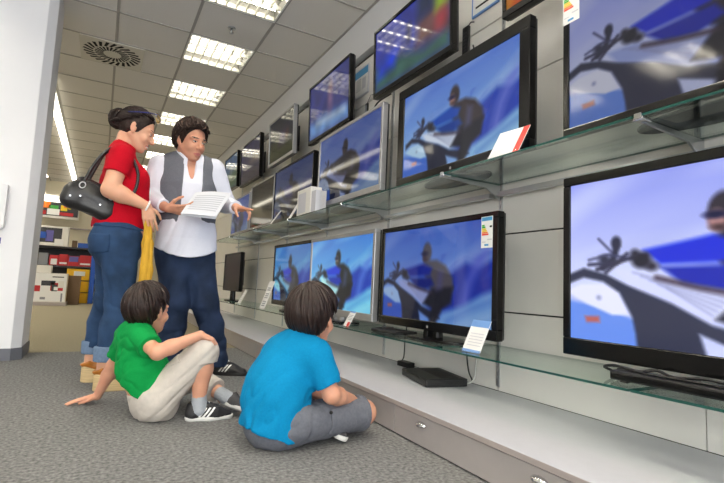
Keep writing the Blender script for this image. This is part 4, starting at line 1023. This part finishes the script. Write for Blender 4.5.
# ============================ man
def man():
    root=person((.52,3.43,0),'man in an open grey waistcoat and white shirt, reading a sheet of paper')
    hd=V(.476,3.372,1.615); R=pitch((.46,-.89),.30,.04); s=1.07
    shR,shL=V(.290,3.455,1.425),V(.655,3.405,1.445); elR,elL=V(.228,3.425,1.185),V(.765,3.46,1.215); wrR,wrL=V(.345,3.235,1.108),V(.785,3.245,1.165)
    hpR,hpL=V(.415,3.43,.86),V(.585,3.42,.86); knR,knL=V(.455,3.375,.49),V(.655,3.395,.49); ankR,ankL=V(.45,3.43,.10),V(.795,3.445,.10)
    lat=unit((.99,-.12,0))
    def torso(S,o=0.,low=.93):
        S.ec((.505,3.425,low),(.49,3.43,1.12),.165+o,.155+o,lat,(.70,.70),.05)
        S.ec((.49,3.43,1.12),(.475,3.435,1.30),.158+o,.172+o,lat,(.70,.68),.05)
        S.ec((.475,3.435,1.30),(.472,3.44,1.40),.172+o,.135+o,lat,(.66,.60),.05)
        S.rc(shR+V(.03,0,.0),V(.45,3.44,1.475),.052+o,.050+o,.04); S.rc(shL+V(-.03,0,.0),V(.50,3.435,1.475),.052+o,.050+o,.04)
    B=Sdf(); torso(B,-.012); B.ec((.50,3.43,.84),(.50,3.43,.98),.155,.15,lat,.75,.04)
    B.rc((.472,3.425,1.46),hd+R@V(-.035,0,-.075)*s,.060,.058,.03)
    P,sp=head(B,hd,R,s,lid=.55)
    arm(B,shR,elR,wrR,(.052,.043,.029)); arm(B,shL,elL,wrL,(.052,.043,.029))
    hand(B,wrR,(.80,-.55,-.12),(.25,.55,.6),(.1,-.45,.85),1.02,(.5,.55,.65,.75,.8),.03,.5)
    hand(B,wrL,(.55,-.80,-.15),(-.1,.1,-1),(-.7,-.5,-.2),1.02,(.5,.02,.75,.85,.9),.05,.5)
    leg(B,hpR,knR,ankR); leg(B,hpL,knL,ankL); foot(B,ankR,V(.46,3.31,.03),.026); foot(B,ankL,V(.91,3.372,.03),.026)
    body_obj(B,root,'skin_m',.0042,sp)
    J=Sdf(); J.ec((.50,3.43,.82),(.50,3.43,.97),.182,.170,lat,.76,.05)
    for hp,kn,an in ((hpR,knR,ankR),(hpL,knL,ankL)):
        J.rc(hp,kn,.106,.090,.04); m=kn+(an-kn)*.4; J.rc(kn,m,.088,.084,.03); J.rc(m,an+V(0,0,-.08),.084,.074,.03)
    jo=cloth(J,root,'jeans','denim2',.0065,[((0,0,.965),(0,0,1)),((0,0,.055),(0,0,-1))],.010,9,(1,1,2.0),5.,fn=lambda co:.35+1.3*np.clip(1-np.abs(co[:,2]-.25)/.35,0,1),along=(1,.3,.3))
    # shirt: body with a curved hem, sleeves with cuffs, open collar
    T=Sdf(); torso(T,.010,.86); T.ec((.505,3.425,.80),(.505,3.425,.93),.206,.190,lat,(.86,.78),.05)
    for sh,el,wr in ((shR,elR,wrR),(shL,elL,wrL)):
        T.rc(sh,el,.068,.060,.04); d=unit(wr-el); cutp=wr-d*(.02 if sh is shL else .05); T.rc(el,wr,.060,.044,.04,'u',[(cutp,d)])
    T.rc((.474,3.432,1.43),(.478,3.415,1.54),.074,.068,.02,'u',[((.475,3.43,1.545),(.15,-.60,1))])
    f=unit(V(.12,-.99,0))
    # opening at the throat
    T.ec((.478,3.34,1.54),(.489,3.325,1.33),.052,.008,lat,1.5,.006,'s')
    def hemf(X,Y,Z):
        a=((X-.505)*lat[0]+(Y-3.425)*lat[1])/.19
        return (.800+.058*np.minimum(np.abs(a),1.1)**2-Z)*.8+0*Y
    T.add(hemf,(.2,3.1,.6),(.85,3.7,1.7),.0,'i')
    hem=[]
    me=T.mesh('shirt',.0055)
    folds(me,.006,10,(1,1,.7),7.,None,(.25,0,1)); so=meshobj('shirt',me,['whitecloth'],root)
    for sh,el,wr in ((shR,elR,wrR),(shL,elL,wrL)):
        d=unit(wr-el); c1=wr-d*(.016 if sh is shL else .046); C=Sdf(); C.rc(c1-d*.055,c1,.051,.046,.0); cloth(C,root,'cuff','whitecloth',.0048,[(c1,d),(c1-d*.05,-d)],.0015,40,parent=so)
    for sg in (-1,1):       # collar leaves
        b=V(.474,3.425,1.532); q=lambda a,dz,r: b+V(*(lat*math.sin(a)*r))+f*math.cos(a)*r*.95+V(0,0,dz)
        mb=MB(); N=8; a0,a1=sg*2.9,sg*.30
        for k in range(N):
            aa,ab=a0+(a1-a0)*k/N,a0+(a1-a0)*(k+1)/N; za,zb_=.030-.050*(k/N)**2,.030-.050*((k+1)/N)**2; la,lb=-.018-.095*(k/N)**2.5,-.018-.095*((k+1)/N)**2.5
            for o in (0,.004): mb.quad(q(aa,za,.076+o),q(ab,zb_,.076+o),q(ab,lb,.108+o),q(aa,la,.108+o))
            mb.quad(q(aa,za,.076),q(ab,zb_,.076),q(ab,zb_,.080),q(aa,za,.080)); mb.quad(q(aa,la,.108),q(ab,lb,.108),q(ab,lb,.112),q(aa,la,.112))
        mb.build('collar','whitecloth',so,smooth=True)
    # waistcoat: same trunk a little wider, open at the front, V neck and arm holes
    W=Sdf(); torso(W,.021,.86)
    C=Sdf(); torso(C,.013,.86)
    W2=W.copy()
    pass
    # opening wedge between the two fronts
    def gap(X,Y,Z):
        along=(X-.482)*lat[0]+(Y-3.43)*lat[1]; front=(X-.482)*f[0]+(Y-3.43)*f[1]
        half=.062+.05*np.clip((1.12-Z)/.25,0,1)
        c=along-.028
        return np.maximum(np.abs(c)-half,-front-.0)
    W2.add(gap,(.2,3.2,.7),(.75,3.55,1.6),0.,'s')
    for sh,sg in ((shR,-1),(shL,1)):
        W2.el(sh+V(sg*.045,0,-.03),(.074,.14,.135),None,.01,'s')
    W2.rc((.474,3.44,1.44),(.478,3.41,1.56),.078,.085,.01,'s')
    me=W2.mesh('waistcoat',.0055,0,[((.335,3.43,.925),(-.35,0,-1)),((.335,3.43,.925),(.45,0,-1)) if False else ((.65,3.43,.925),(.30,0,-1)),((0,0,.90),(0,0,-1))]); folds(me,.004,8,(1,1,.8),3.)
    wo=meshobj('waistcoat',me,['vest'],root)
    sneaker(root,(.742,3.475,.0),(.965,3.335,.0),(0,0,1),1,('sneaker','rubber_dark','stripe'))
    sneaker(root,(.445,3.49,.0),(.462,3.225,.0),(0,0,1),1,('sneaker','rubber_dark','stripe'))
    # wavy hair
    def ends(a):
        x=abs(a)
        if x<.75: return 1.27+.12*math.sin(a*9+1)
        if x<1.25: return 1.42
        if x<1.9: return 1.72
        return 2.15
    hb=hair_bowl(root,P,R,s,'hair_b',ends,360,11,wave=.9,r=.0105,rad=(.117,.097,.117),flick=.35)
    capmesh(root,P,R,s,'hair_b',(-.018,0,.026),(.107,.088,.106),[[((.055,0,.062),(.90,0,-.43)),((0,0,-.04),(.62,0,-.78))]],parent=hb)
    # sheet in his right hand
    t=thing('paper_sheet',(.5,3.18,1.1),'folded white sheet of paper held by the man','paper')
    bl,tl,tr,br=V(.405,3.09,1.062),V(.505,3.235,1.232),V(.748,3.255,1.262),V(.618,3.09,1.062)
    def sheet(bl,tl,tr,br,bend,m,name,rows=None):
        N=10; me=[]; nrm=unit(np.cross(br-bl,tl-bl)); mb=MB()
        G=[[bl+(br-bl)*a+((tl-bl)*(1-a)+(tr-br)*a)*b+nrm*bend*math.sin(PI*a)*(.4+.6*b) for a in np.linspace(0,1,N+1)] for b in np.linspace(0,1,N+1)]
        for i in range(N):
            for j in range(N):
                mb.quad(G[i][j],G[i][j+1],G[i+1][j+1],G[i+1][j]); mb.quad(*[p+nrm*.0012 for p in (G[i][j],G[i+1][j],G[i+1][j+1],G[i][j+1])])
        for e in ([G[0][j] for j in range(N+1)],[G[N][j] for j in range(N+1)],[G[i][0] for i in range(N+1)],[G[i][N] for i in range(N+1)]):
            for p,q in zip(e[:-1],e[1:]): mb.quad(p,q,q+nrm*.0012,p+nrm*.0012)
        o=mb.build(name,m,t,smooth=False)
        if rows:
            pm_=MB()
            for r in rows:
                a0,a1,b0,b1=r
                for k in range(6):
                    aa,ab=a0+(a1-a0)*k/6,a0+(a1-a0)*(k+1)/6
                    def pt(a,b): return bl+(br-bl)*a+((tl-bl)*(1-a)+(tr-br)*a)*b+nrm*(bend*math.sin(PI*a)*(.4+.6*b)-.0008)
                    pm_.quad(pt(aa,b0),pt(ab,b0),pt(ab,b1),pt(aa,b1)); 
                    def pt2(a,b): return pt(a,b)+nrm*.0028
                    pm_.quad(pt2(aa,b0),pt2(ab,b0),pt2(ab,b1),pt2(aa,b1))
            pm_.build('print','faint',o)
        return o
    sheet(bl,tl,tr,br,.012,'sheet','front_leaf',[(.1,.9,.20+.085*k,.235+.085*k) for k in range(8)])
    sheet(bl+V(.0,.004,-.012),bl+V(.05,.075,.07),br+V(.05,.075,.07),br+V(.0,.004,-.012),.006,'sheet','back_leaf')
M['rubber_dark']=mat('rubber_black',(.12,.12,.125),.7)
man()

# ============================ boy in green
def boy_green():
    root=person((.28,2.45,0),'boy in a green shirt and pale trousers sitting on the carpet, leaning on one hand')
    hd=V(.222,2.515,.505); R=pitch((.80,.60),.05); s=.95
    shR,shL=V(.195,2.415,.372),V(.150,2.620,.365); elR,wrR=V(.252,2.285,.330),V(.432,2.305,.402); elL,wrL=V(.098,2.745,.205),V(.040,2.838,.036)
    hpR,knR,anR=V(.285,2.405,.105),V(.462,2.335,.325),V(.455,2.352,.085); hpL,knL,anL=V(.300,2.540,.105),V(.470,2.655,.150),V(.605,2.475,.075)
    fw=unit(V(.97,.23,0)); lat=unit(V(-.23,.97,0))
    def torso(S,o=0.):
        S.ec((.262,2.465,.10),(.215,2.495,.22),.115+o,.112+o,lat,(.86,.84),.05); S.ec((.215,2.495,.22),(.180,2.515,.345),.112+o,.105+o,lat,(.84,.72),.05)
        S.rc(shR+V(.0,.02,.0),shL+V(0,-.02,0),.044+o,.044+o,.05)
    B=Sdf(); torso(B,-.01); B.rc((.178,2.512,.385),hd+R@V(-.03,0,-.06)*s,.040,.040,.02)
    P,sp=head(B,hd,R,s,kid=True)
    arm(B,shR,elR,wrR,(.036,.031,.021)); arm(B,shL,elL,wrL,(.036,.030,.021))
    hand(B,wrR,(.88,.05,-.30),(-.35,.1,-.95),(.1,.98,.0),.74,(.7,.75,.85,.95,1.0),.02,.4)
    hand(B,wrL,(-.985,.06,-.16),(0,0,-1),(.05,-.98,.0),.76,(.05,.08,.08,.08,.08),.08,.05)
    leg(B,hpR,knR,anR,(.064,.046,.030)); leg(B,hpL,knL,anL,(.064,.046,.030)); foot(B,anR+V(-.005,0,-.02),V(.58,2.347,.025),.020); foot(B,anL,V(.645,2.38,.05),.020)
    body_obj(B,root,'skin_k',.0038,sp)
    T=Sdf(); torso(T,.012)
    for sh,el in ((shR,elR),(shL,elL)):
        d=unit(el-sh); T.rc(sh,el,.053,.056,.03,'u',[(sh+d*(.085 if sh is shR else .14),d)])
    T.rc((.178,2.512,.375),(.190,2.513,.46),.056,.050,.02,'u',[((.185,2.513,.425),(.35,.1,1))])
    cloth(T,root,'shirt','greencloth',.0048,[((.23,2.47,.080),(-.80,0,-1))],.0085,17,(1,1,1.5),3.,along=(.9,.1,.35))
    # trousers
    K=Sdf(); K.ec((.275,2.465,.088),(.245,2.48,.16),.125,.115,lat,.88,.04,'u',[((.23,2.47,.150),(-.55,0,1))])
    d=unit(knR-hpR); K.rc(hpR,knR,.086,.066,.03); ds=unit(anR-knR); K.rc(knR,anR,.062,.062,.02,'u',[(knR+ds*.045,ds)])
    K.rc(hpL,knL,.086,.068,.03); dl=unit(anL-knL); K.rc(knL,anL,.066,.058,.03,'u',[(knL+dl*.175,dl)])
    ko=cloth(K,root,'trousers','khaki',.0048,[((0,0,.002),(0,0,-1))],.0055,17,(1,1,1),6.,along=(.75,-.1,.85))
    C=Sdf(); c=knL+dl*.178; C.rc(c-dl*.035,c,.062,.061,.0); cloth(C,root,'cuff','khaki',.0045,[(c,dl),(c-dl*.03,-dl)],.002,40,parent=ko)
    C=Sdf(); c=knR+ds*.046; C.rc(c-ds*.02,c,.066,.065,.0); cloth(C,root,'cuff','khaki',.0045,[(c,ds),(c-ds*.024,-ds)],.002,40,parent=ko)
    me=K.mesh('cargo_pocket',.0048,.005,[(hpR+d*.10,-d),(hpR+d*.20,d),((0,2.40,0),(0,1,0)),((0,0,.10),(.5,0,-1))]); meshobj('cargo_pocket',me,['khaki'],ko)
    U=Sdf(); U.ec((.262,2.465,.10),(.235,2.485,.18),.126,.120,lat,.90,.02); cloth(U,root,'waistband','navy',.0048,[((.23,2.47,.166),(-.55,0,1)),((.23,2.47,.140),(.55,0,-1))],.001,30,parent=ko)
    # socks and sneakers
    S=Sdf(); S.rc(anR+V(0,0,.06),anR+V(.006,0,-.03),.034,.036,.01); cloth(S,root,'sock','sock',.004,[(anR+V(0,0,.052),(0,0,1))],.002,40,(1,1,2))
    S=Sdf(); q=anL-dl*.02; S.rc(anL-dl*.05,anL+dl*.03,.034,.035,.01); cloth(S,root,'sock','sock',.004,[(anL-dl*.042,-dl)],.002,40,(1,1,2))
    sneaker(root,(.405,2.368,.0),(.622,2.345,.0),(0,0,1),1,('sneaker','rubber','stripe'))
    sneaker(root,(.600,2.505,.022),(.662,2.325,.030),(.42,.14,.89),1,('sneakerg','rubber','stripe'),stripes=False)
    def ends(a):
        x=abs(a)
        return 1.22 if x<.55 else 1.45 if x<.95 else 1.66 if x<1.2 else 1.42 if x<1.75 else 2.0 if x<2. else 2.42
    hb=hair_bowl(root,P,R,s,'hair_k',ends,380,21,r=.0088,rad=(.118,.099,.116))
    capmesh(root,P,R,s,'hair_k',(-.018,0,.020),(.110,.090,.112),[[((.055,0,.056),(.90,0,-.43)),((0,0,-.070),(.50,0,-.87))]],parent=hb)
boy_green()

# ============================ boy in blue
def boy_blue():
    root=person((.72,1.92,0),'boy in a bright blue shirt and grey shorts sitting cross-legged with his back turned')
    hd=V(.836,1.930,.522); R=pitch((.83,.56),.12); s=1.03
    shR,shL=V(.815,1.815,.370),V(.712,2.035,.350); elR,wrR=V(.868,1.775,.215),V(1.02,1.885,.160); elL,wrL=V(.815,2.095,.205),V(.955,1.985,.150)
    hpR,knR,anR=V(.735,1.835,.100),V(1.088,1.888,.098),V(.90,2.06,.055); hpL,knL,anL=V(.665,1.985,.100),V(.960,2.190,.110),V(.985,1.955,.050)
    lat=unit(V(-.43,.90,0))
    def torso(S,o=0.):
        S.ec((.680,1.912,.10),(.688,1.925,.22),.124+o,.123+o,lat,(.80,.83),.05); S.ec((.688,1.925,.22),(.745,1.928,.345),.123+o,.112+o,lat,(.83,.74),.06)
        S.rc(shR+V(-.012,.02,.0),shL+V(.012,-.02,0),.048+o,.048+o,.06)
    B=Sdf(); torso(B,-.01); B.rc((.770,1.928,.395),hd+R@V(-.03,0,-.065)*s,.042,.042,.02)
    P,sp=head(B,hd,R,s,kid=True)
    arm(B,shR,elR,wrR,(.039,.034,.023)); arm(B,shL,elL,wrL,(.039,.034,.023))
    hand(B,wrR,(.80,.42,-.36),(-.1,.2,-1),(-.4,.85,.2),.8,(.4,.5,.55,.6,.65),.04,.3); hand(B,wrL,(.93,-.12,-.30),(0,0,-1),(.1,-.98,0),.8,(.3,.35,.4,.45,.5),.05,.2)
    leg(B,hpR,knR,anR,(.070,.052,.032)); leg(B,hpL,knL,anL,(.070,.052,.032)); foot(B,anR,V(.78,2.05,.035),.022); foot(B,anL,V(.96,1.86,.04),.022)
    body_obj(B,root,'skin_k',.0038,sp)
    T=Sdf(); torso(T,.014)
    for sh,el in ((shR,elR),(shL,elL)):
        d=unit(el-sh); T.rc(sh,el,.058,.058,.03,'u',[(sh+d*.130,d)])
    T.rc((.760,1.928,.38),(.785,1.929,.47),.060,.054,.02,'u',[((.775,1.93,.438),(.40,.2,1))])
    T.ec((.650,1.895,.06),(.662,1.905,.16),.128,.130,lat,.80,.04)
    cloth(T,root,'shirt','bluecloth',.0048,[((.66,1.90,.050),(-.35,0,-1))],.0095,14,(1,1,1.5),8.,fn=lambda co:.4+1.*np.clip((.36-co[:,2])/.2,0,1),along=(.75,.1,.55))
    K=Sdf(); K.ec((.685,1.915,.085),(.690,1.92,.15),.130,.120,lat,.88,.04); d=unit(knR-hpR); K.rc(hpR,knR,.084,.074,.03,'u',[(knR-d*.012,d)]); K.rc(hpL,knL,.084,.074,.03)
    K.ec((.86,1.985,.06),(.70,1.93,.07),.10,.12,lat,.5,.04)
    ko=cloth(K,root,'shorts','greyshort',.0048,[((0,0,.002),(0,0,-1)),((.66,1.9,.16),(-.4,0,1))],.0065,15,(1,1,1),2.)
    me=K.mesh('cargo_pocket',.0048,.005,[(hpR+d*.13,-d),(hpR+d*.26,d),((0,1.84,0),(0,1,0)),((0,0,.05),(0,0,-1)),((0,0,.155),(0,0,1))]); meshobj('cargo_pocket',me,['greyshort'],ko)
    C=Sdf(); c=knR-d*.011; C.rc(c-d*.04,c,.078,.077,0); cloth(C,root,'hem','greyshort',.0048,[(c,d),(c-d*.028,-d),((0,0,.002),(0,0,-1))],.0015,40,parent=ko)
    q=hpR+d*.135+V(0,-.082,.045); MB().tube([q,q+V(0,-.004,0)],.007,10).build('button','dark',ko)
    sneaker(root,(.985,2.01,.012),(.930,1.795,.018),(.35,.0,.93),1,('sneakerg','rubber','stripe'),stripes=False)
    sneaker(root,(.955,2.075,.012),(.745,2.055,.015),(.0,.30,.95),1,('sneakerg','rubber','stripe'),stripes=False)
    def ends(a):
        x=abs(a)
        return 1.30 if x<.55 else 1.48 if x<.95 else 1.68 if x<1.2 else 1.42 if x<1.75 else 2.05 if x<2. else 2.45
    hb=hair_bowl(root,P,R,s,'hair_k',ends,420,31,r=.0088,rad=(.119,.100,.116))
    capmesh(root,P,R,s,'hair_k',(-.018,0,.020),(.111,.091,.112),[[((.055,0,.056),(.90,0,-.43)),((0,0,-.070),(.50,0,-.87))]],parent=hb)
boy_blue()
# ---------------------------------------------------------------- shelves and goods at the far end of the shop
def gond():
    t=thing('storage_rack',(-.7,12.9,0),'dark storage rack with a blue end post behind the woman','rack')
    for z in (.80,1.225): MB().box((-1.35,12.5,z),(-.16,13.2,z+.035)).build('shelf_board','shelfdark',t)
    MB().box((-.20,12.44,0),(-.10,12.54,1.36)).build('post','postblue',t,bevel=.004)
    MB().box((-1.4,12.46,0),(-1.33,12.52,1.3)).build('post','steel',t)
    MB().box((-1.35,13.19,.05),(-.16,13.22,1.25)).build('back_panel','shelfdark',t)
gond()
def face(m,x0,x1,z0,z1,y,mi): m.quad((x0,y,z0),(x1,y,z0),(x1,y,z1),(x0,y,z1),mi)
# red packages
rx=[-1.02,-.84,-.66,-.44,-.20]
rl=['red package at the left end of the rack shelf with a cream label','red package second from the left on the rack shelf','red package with a lilac label on the rack shelf','red package at the right end of the rack shelf by the blue post']
for k in range(4):
    def pf(m,k=k):
        a,b=rx[k],rx[k+1]
        if k==0: face(m,a+.03,b-.03,.85,.98,12.549,0)
        elif k==2: face(m,a+.02,b-.02,.93,1.05,12.549,1)
        else: face(m,a+.02,b-.02,.87,.91,12.549,0)
    carton('package',(rx[k]+.004,12.55,.836),(rx[k+1]-.004,12.95,1.06+.03*(k%2)),rl[k],pf,('cred','paper','purple'),group='red packages on the rack shelf')
carton('package',(-1.22,12.55,.836),(-1.04,12.95,1.10),'grey package left of the red packages on the rack shelf',None,('grey',))
# yellow crates
for k,(z,h,l) in enumerate(((.0,.235,'bottom yellow crate of the stack under the rack'),(.25,.255,'middle yellow crate of the stack under the rack'),(.52,.265,'top yellow crate with a paper label under the rack shelf'))):
    t=thing('crate',(-.42,12.8,z),l,'crate','yellow crates')
    MB().box((-.66+.0,12.52,z),(-.21,13.0,z+h-.012)).build('body','cyel',t,bevel=.01)
    if k==2: MB().box((-.52,12.514,z+.10),(-.30,12.5195,z+.2)).build('paper_label','paper',t)
    else: MB().box((-.50,12.512,z+h-.07),(-.37,12.5195,z+h-.04)).build('grip','orange',t)
# monitor carton, pictures, small boxes on top
def pm(m):
    face(m,-1.27,-.82,1.33,1.66,12.449,0); face(m,-1.12,-.98,1.36,1.60,12.448,1); face(m,-1.24,-1.10,1.42,1.56,12.448,2); face(m,-.95,-.78,1.275,1.42,12.447,3)
carton('monitor_carton',(-1.31,12.45,1.262),(-.69,12.7,1.70),'white monitor carton with a dark violet picture on top of the rack',pm,('carton','shelfdark','purple','postblue','paper'))
carton('small_box',(-.50,12.55,1.262),(-.27,12.8,1.37),'small blue box on top of the rack',None,('postblue',))
carton('small_box',(-.62,12.6,1.262),(-.52,12.8,1.42),'small brown box on top of the rack left of the blue box',None,('brown',))
carton('small_box',(-.68,12.62,1.43),(-.26,12.8,1.455),'flat brown strip of card lying across the small boxes',None,('brown',)) if False else None
# big white carton with red and black picture, brown carton behind, low base
def pw(m):
    y=11.449
    face(m,-1.16,-.595,.09,.645,y+.0006,3)
    face(m,-1.13,-1.03,.28,.40,y,0); face(m,-.86,-.64,.30,.46,y,0); face(m,-1.02,-.78,.40,.50,y,1); face(m,-.84,-.74,.29,.42,y-.001,1); face(m,-.73,-.63,.36,.50,y-.002,2); face(m,-.80,-.73,.31,.38,y-.002,3)
    face(m,-.84,-.64,.57,.59,y,1); face(m,-1.02,-.93,.12,.17,y,4); face(m,-.67,-.64,.08,.25,y,4)
carton('appliance_carton',(-1.17,11.45,.07),(-.585,11.85,.655),'big white carton with a red and black picture on the floor by the column',pw,('carton','cred','shelfdark','carton','paper','grey'))
carton('floor_pallet',(-1.22,11.40,0),(-.56,11.95,.068),'low pale base under the big white carton',None,('counteredge',),cat='pallet')
carton('small_carton',(-1.18,11.5,.657),(-.88,11.8,.81),'small white carton on top of the big white carton',None,('carton',))
carton('brown_carton',(-.585,11.9,0),(-.36,12.3,.62),'brown carton on the floor right of the big white carton',None,('brown',))
# backlit advert
t=thing('lightbox_poster',(-1.05,13.95,2.0),'colorful backlit picture above the rack','poster')
MB().box((-1.55,13.9,2.02),(-.60,14.0,2.60)).build('box','carton',t)
m=MB(); y=13.895
face(m,-1.55,-.62,2.08,2.42,y,4); face(m,-1.55,-.62,2.42,2.58,y,5)
for (x0,x1,z0,z1,mi) in ((-1.45,-1.22,2.26,2.42,0),(-1.28,-1.02,2.10,2.25,1),(-1.25,-1.05,2.25,2.34,2),(-1.02,-.72,2.10,2.18,3),(-1.0,-.86,2.22,2.36,6),(-1.5,-1.3,2.1,2.2,3)): face(m,x0,x1,z0,z1,y-.002,mi)
for k in range(7): m.poly([(-.90+.045*k+.05*math.cos(a*PI/4),y-.003-.0002*k,2.34+.03*math.sin(k*2.)+.05*math.sin(a*PI/4)) for a in range(8)],(0,3,6,4,2,3,0)[k])
m.build('picture',['orange','paper','green','cred','shelfdark','lightbox','yellow'],t)
o=MB().box((-1.6,14.2,0),(-.25,14.3,CZ-.001)).build('wall_partition','farwall'); struct(o)
o=MB().box((-.25,13.4,0),(-.02,14.3,CZ-.001)).build('wall_pillar','white'); struct(o)
o=MB().box((-1.6,14.1,1.80),(-.25,14.2,1.83)).build('trim_3','counteredge'); struct(o)
# pale cabinet with a dark wheeled appliance right of the post
t=thing('appliance',(.08,12.9,0),'pale appliance with dark fittings between the blue post and the woman legs','appliance')
MB().box((-.07,12.9,.0),(.40,13.3,1.25)).build('body','lgrey',t,bevel=.02)
MB().tube([(-.02,12.85,.35),(.06,12.80,.42),(.16,12.80,.36)],.022,8).tube([(.05,12.80,.25),(.08,12.80,.65)],.018,8).build('hose','blackm',t,smooth=True)
m=MB().tube([(.02,12.82,.34),(.02,12.88,.34)],.06,14).tube([(.16,12.82,.28),(.16,12.88,.28)],.05,14).build('wheel','blackm',t)

# ---------------------------------------------------------------- camera and exposure
cam=bpy.data.cameras.new('camera'); co=bpy.data.objects.new('camera',cam); COL.objects.link(co)
cam.sensor_fit='HORIZONTAL'; cam.sensor_width=36; cam.lens=470*36/724; cam.clip_start=.02; cam.clip_end=100
R=np.array([[0.87287564,-0.48596388,0.04390024],[0.0846098,0.0621366,-0.99447485],[0.48055104,0.87176726,0.09535483]])
mw=Matrix(((R[0,0],-R[1,0],-R[2,0],0),(R[0,1],-R[1,1],-R[2,1],0),(R[0,2],-R[1,2],-R[2,2],.66),(0,0,0,1)))
co.matrix_world=mw; SC.camera=co
w=bpy.data.worlds.new('world'); SC.world=w; w.use_nodes=True; w.node_tree.nodes['Background'].inputs[0].default_value=(.8,.85,.9,1); w.node_tree.nodes['Background'].inputs[1].default_value=.3
SC.view_settings.view_transform='Standard'; SC.view_settings.look='None'; SC.view_settings.gamma=1; SC.view_settings.use_curve_mapping=False
SC.view_settings.exposure=EXPOSURE
SC.cycles.use_denoising=True; SC.cycles.max_bounces=10; SC.cycles.transparent_max_bounces=16; SC.cycles.sample_clamp_indirect=4
# added fill light behind the camera, brightens the column
la=bpy.data.lights.new('added_front_fill','AREA'); la.shape='RECTANGLE'; la.size=6.5; la.size_y=2.2; la.energy=FRONT_FILL; la.color=(.95,.97,1.)
lo=bpy.data.objects.new('added_front_fill',la); COL.objects.link(lo); lo.location=(-2.0,Y0+.05,1.5); lo.rotation_euler=(PI/2,0,0)
m=MB()  # unseen window frame, added around the fill light
for x in (-5.3,-3.1,-.9,1.3): m.box((x-.04,Y0+.0,.35),(x+.04,Y0+.08,2.65))
for z in (.38,2.62): m.box((-5.3,Y0+.0,z-.04),(1.3,Y0+.08,z+.04))
struct(m.build('added_window_1','steel'))
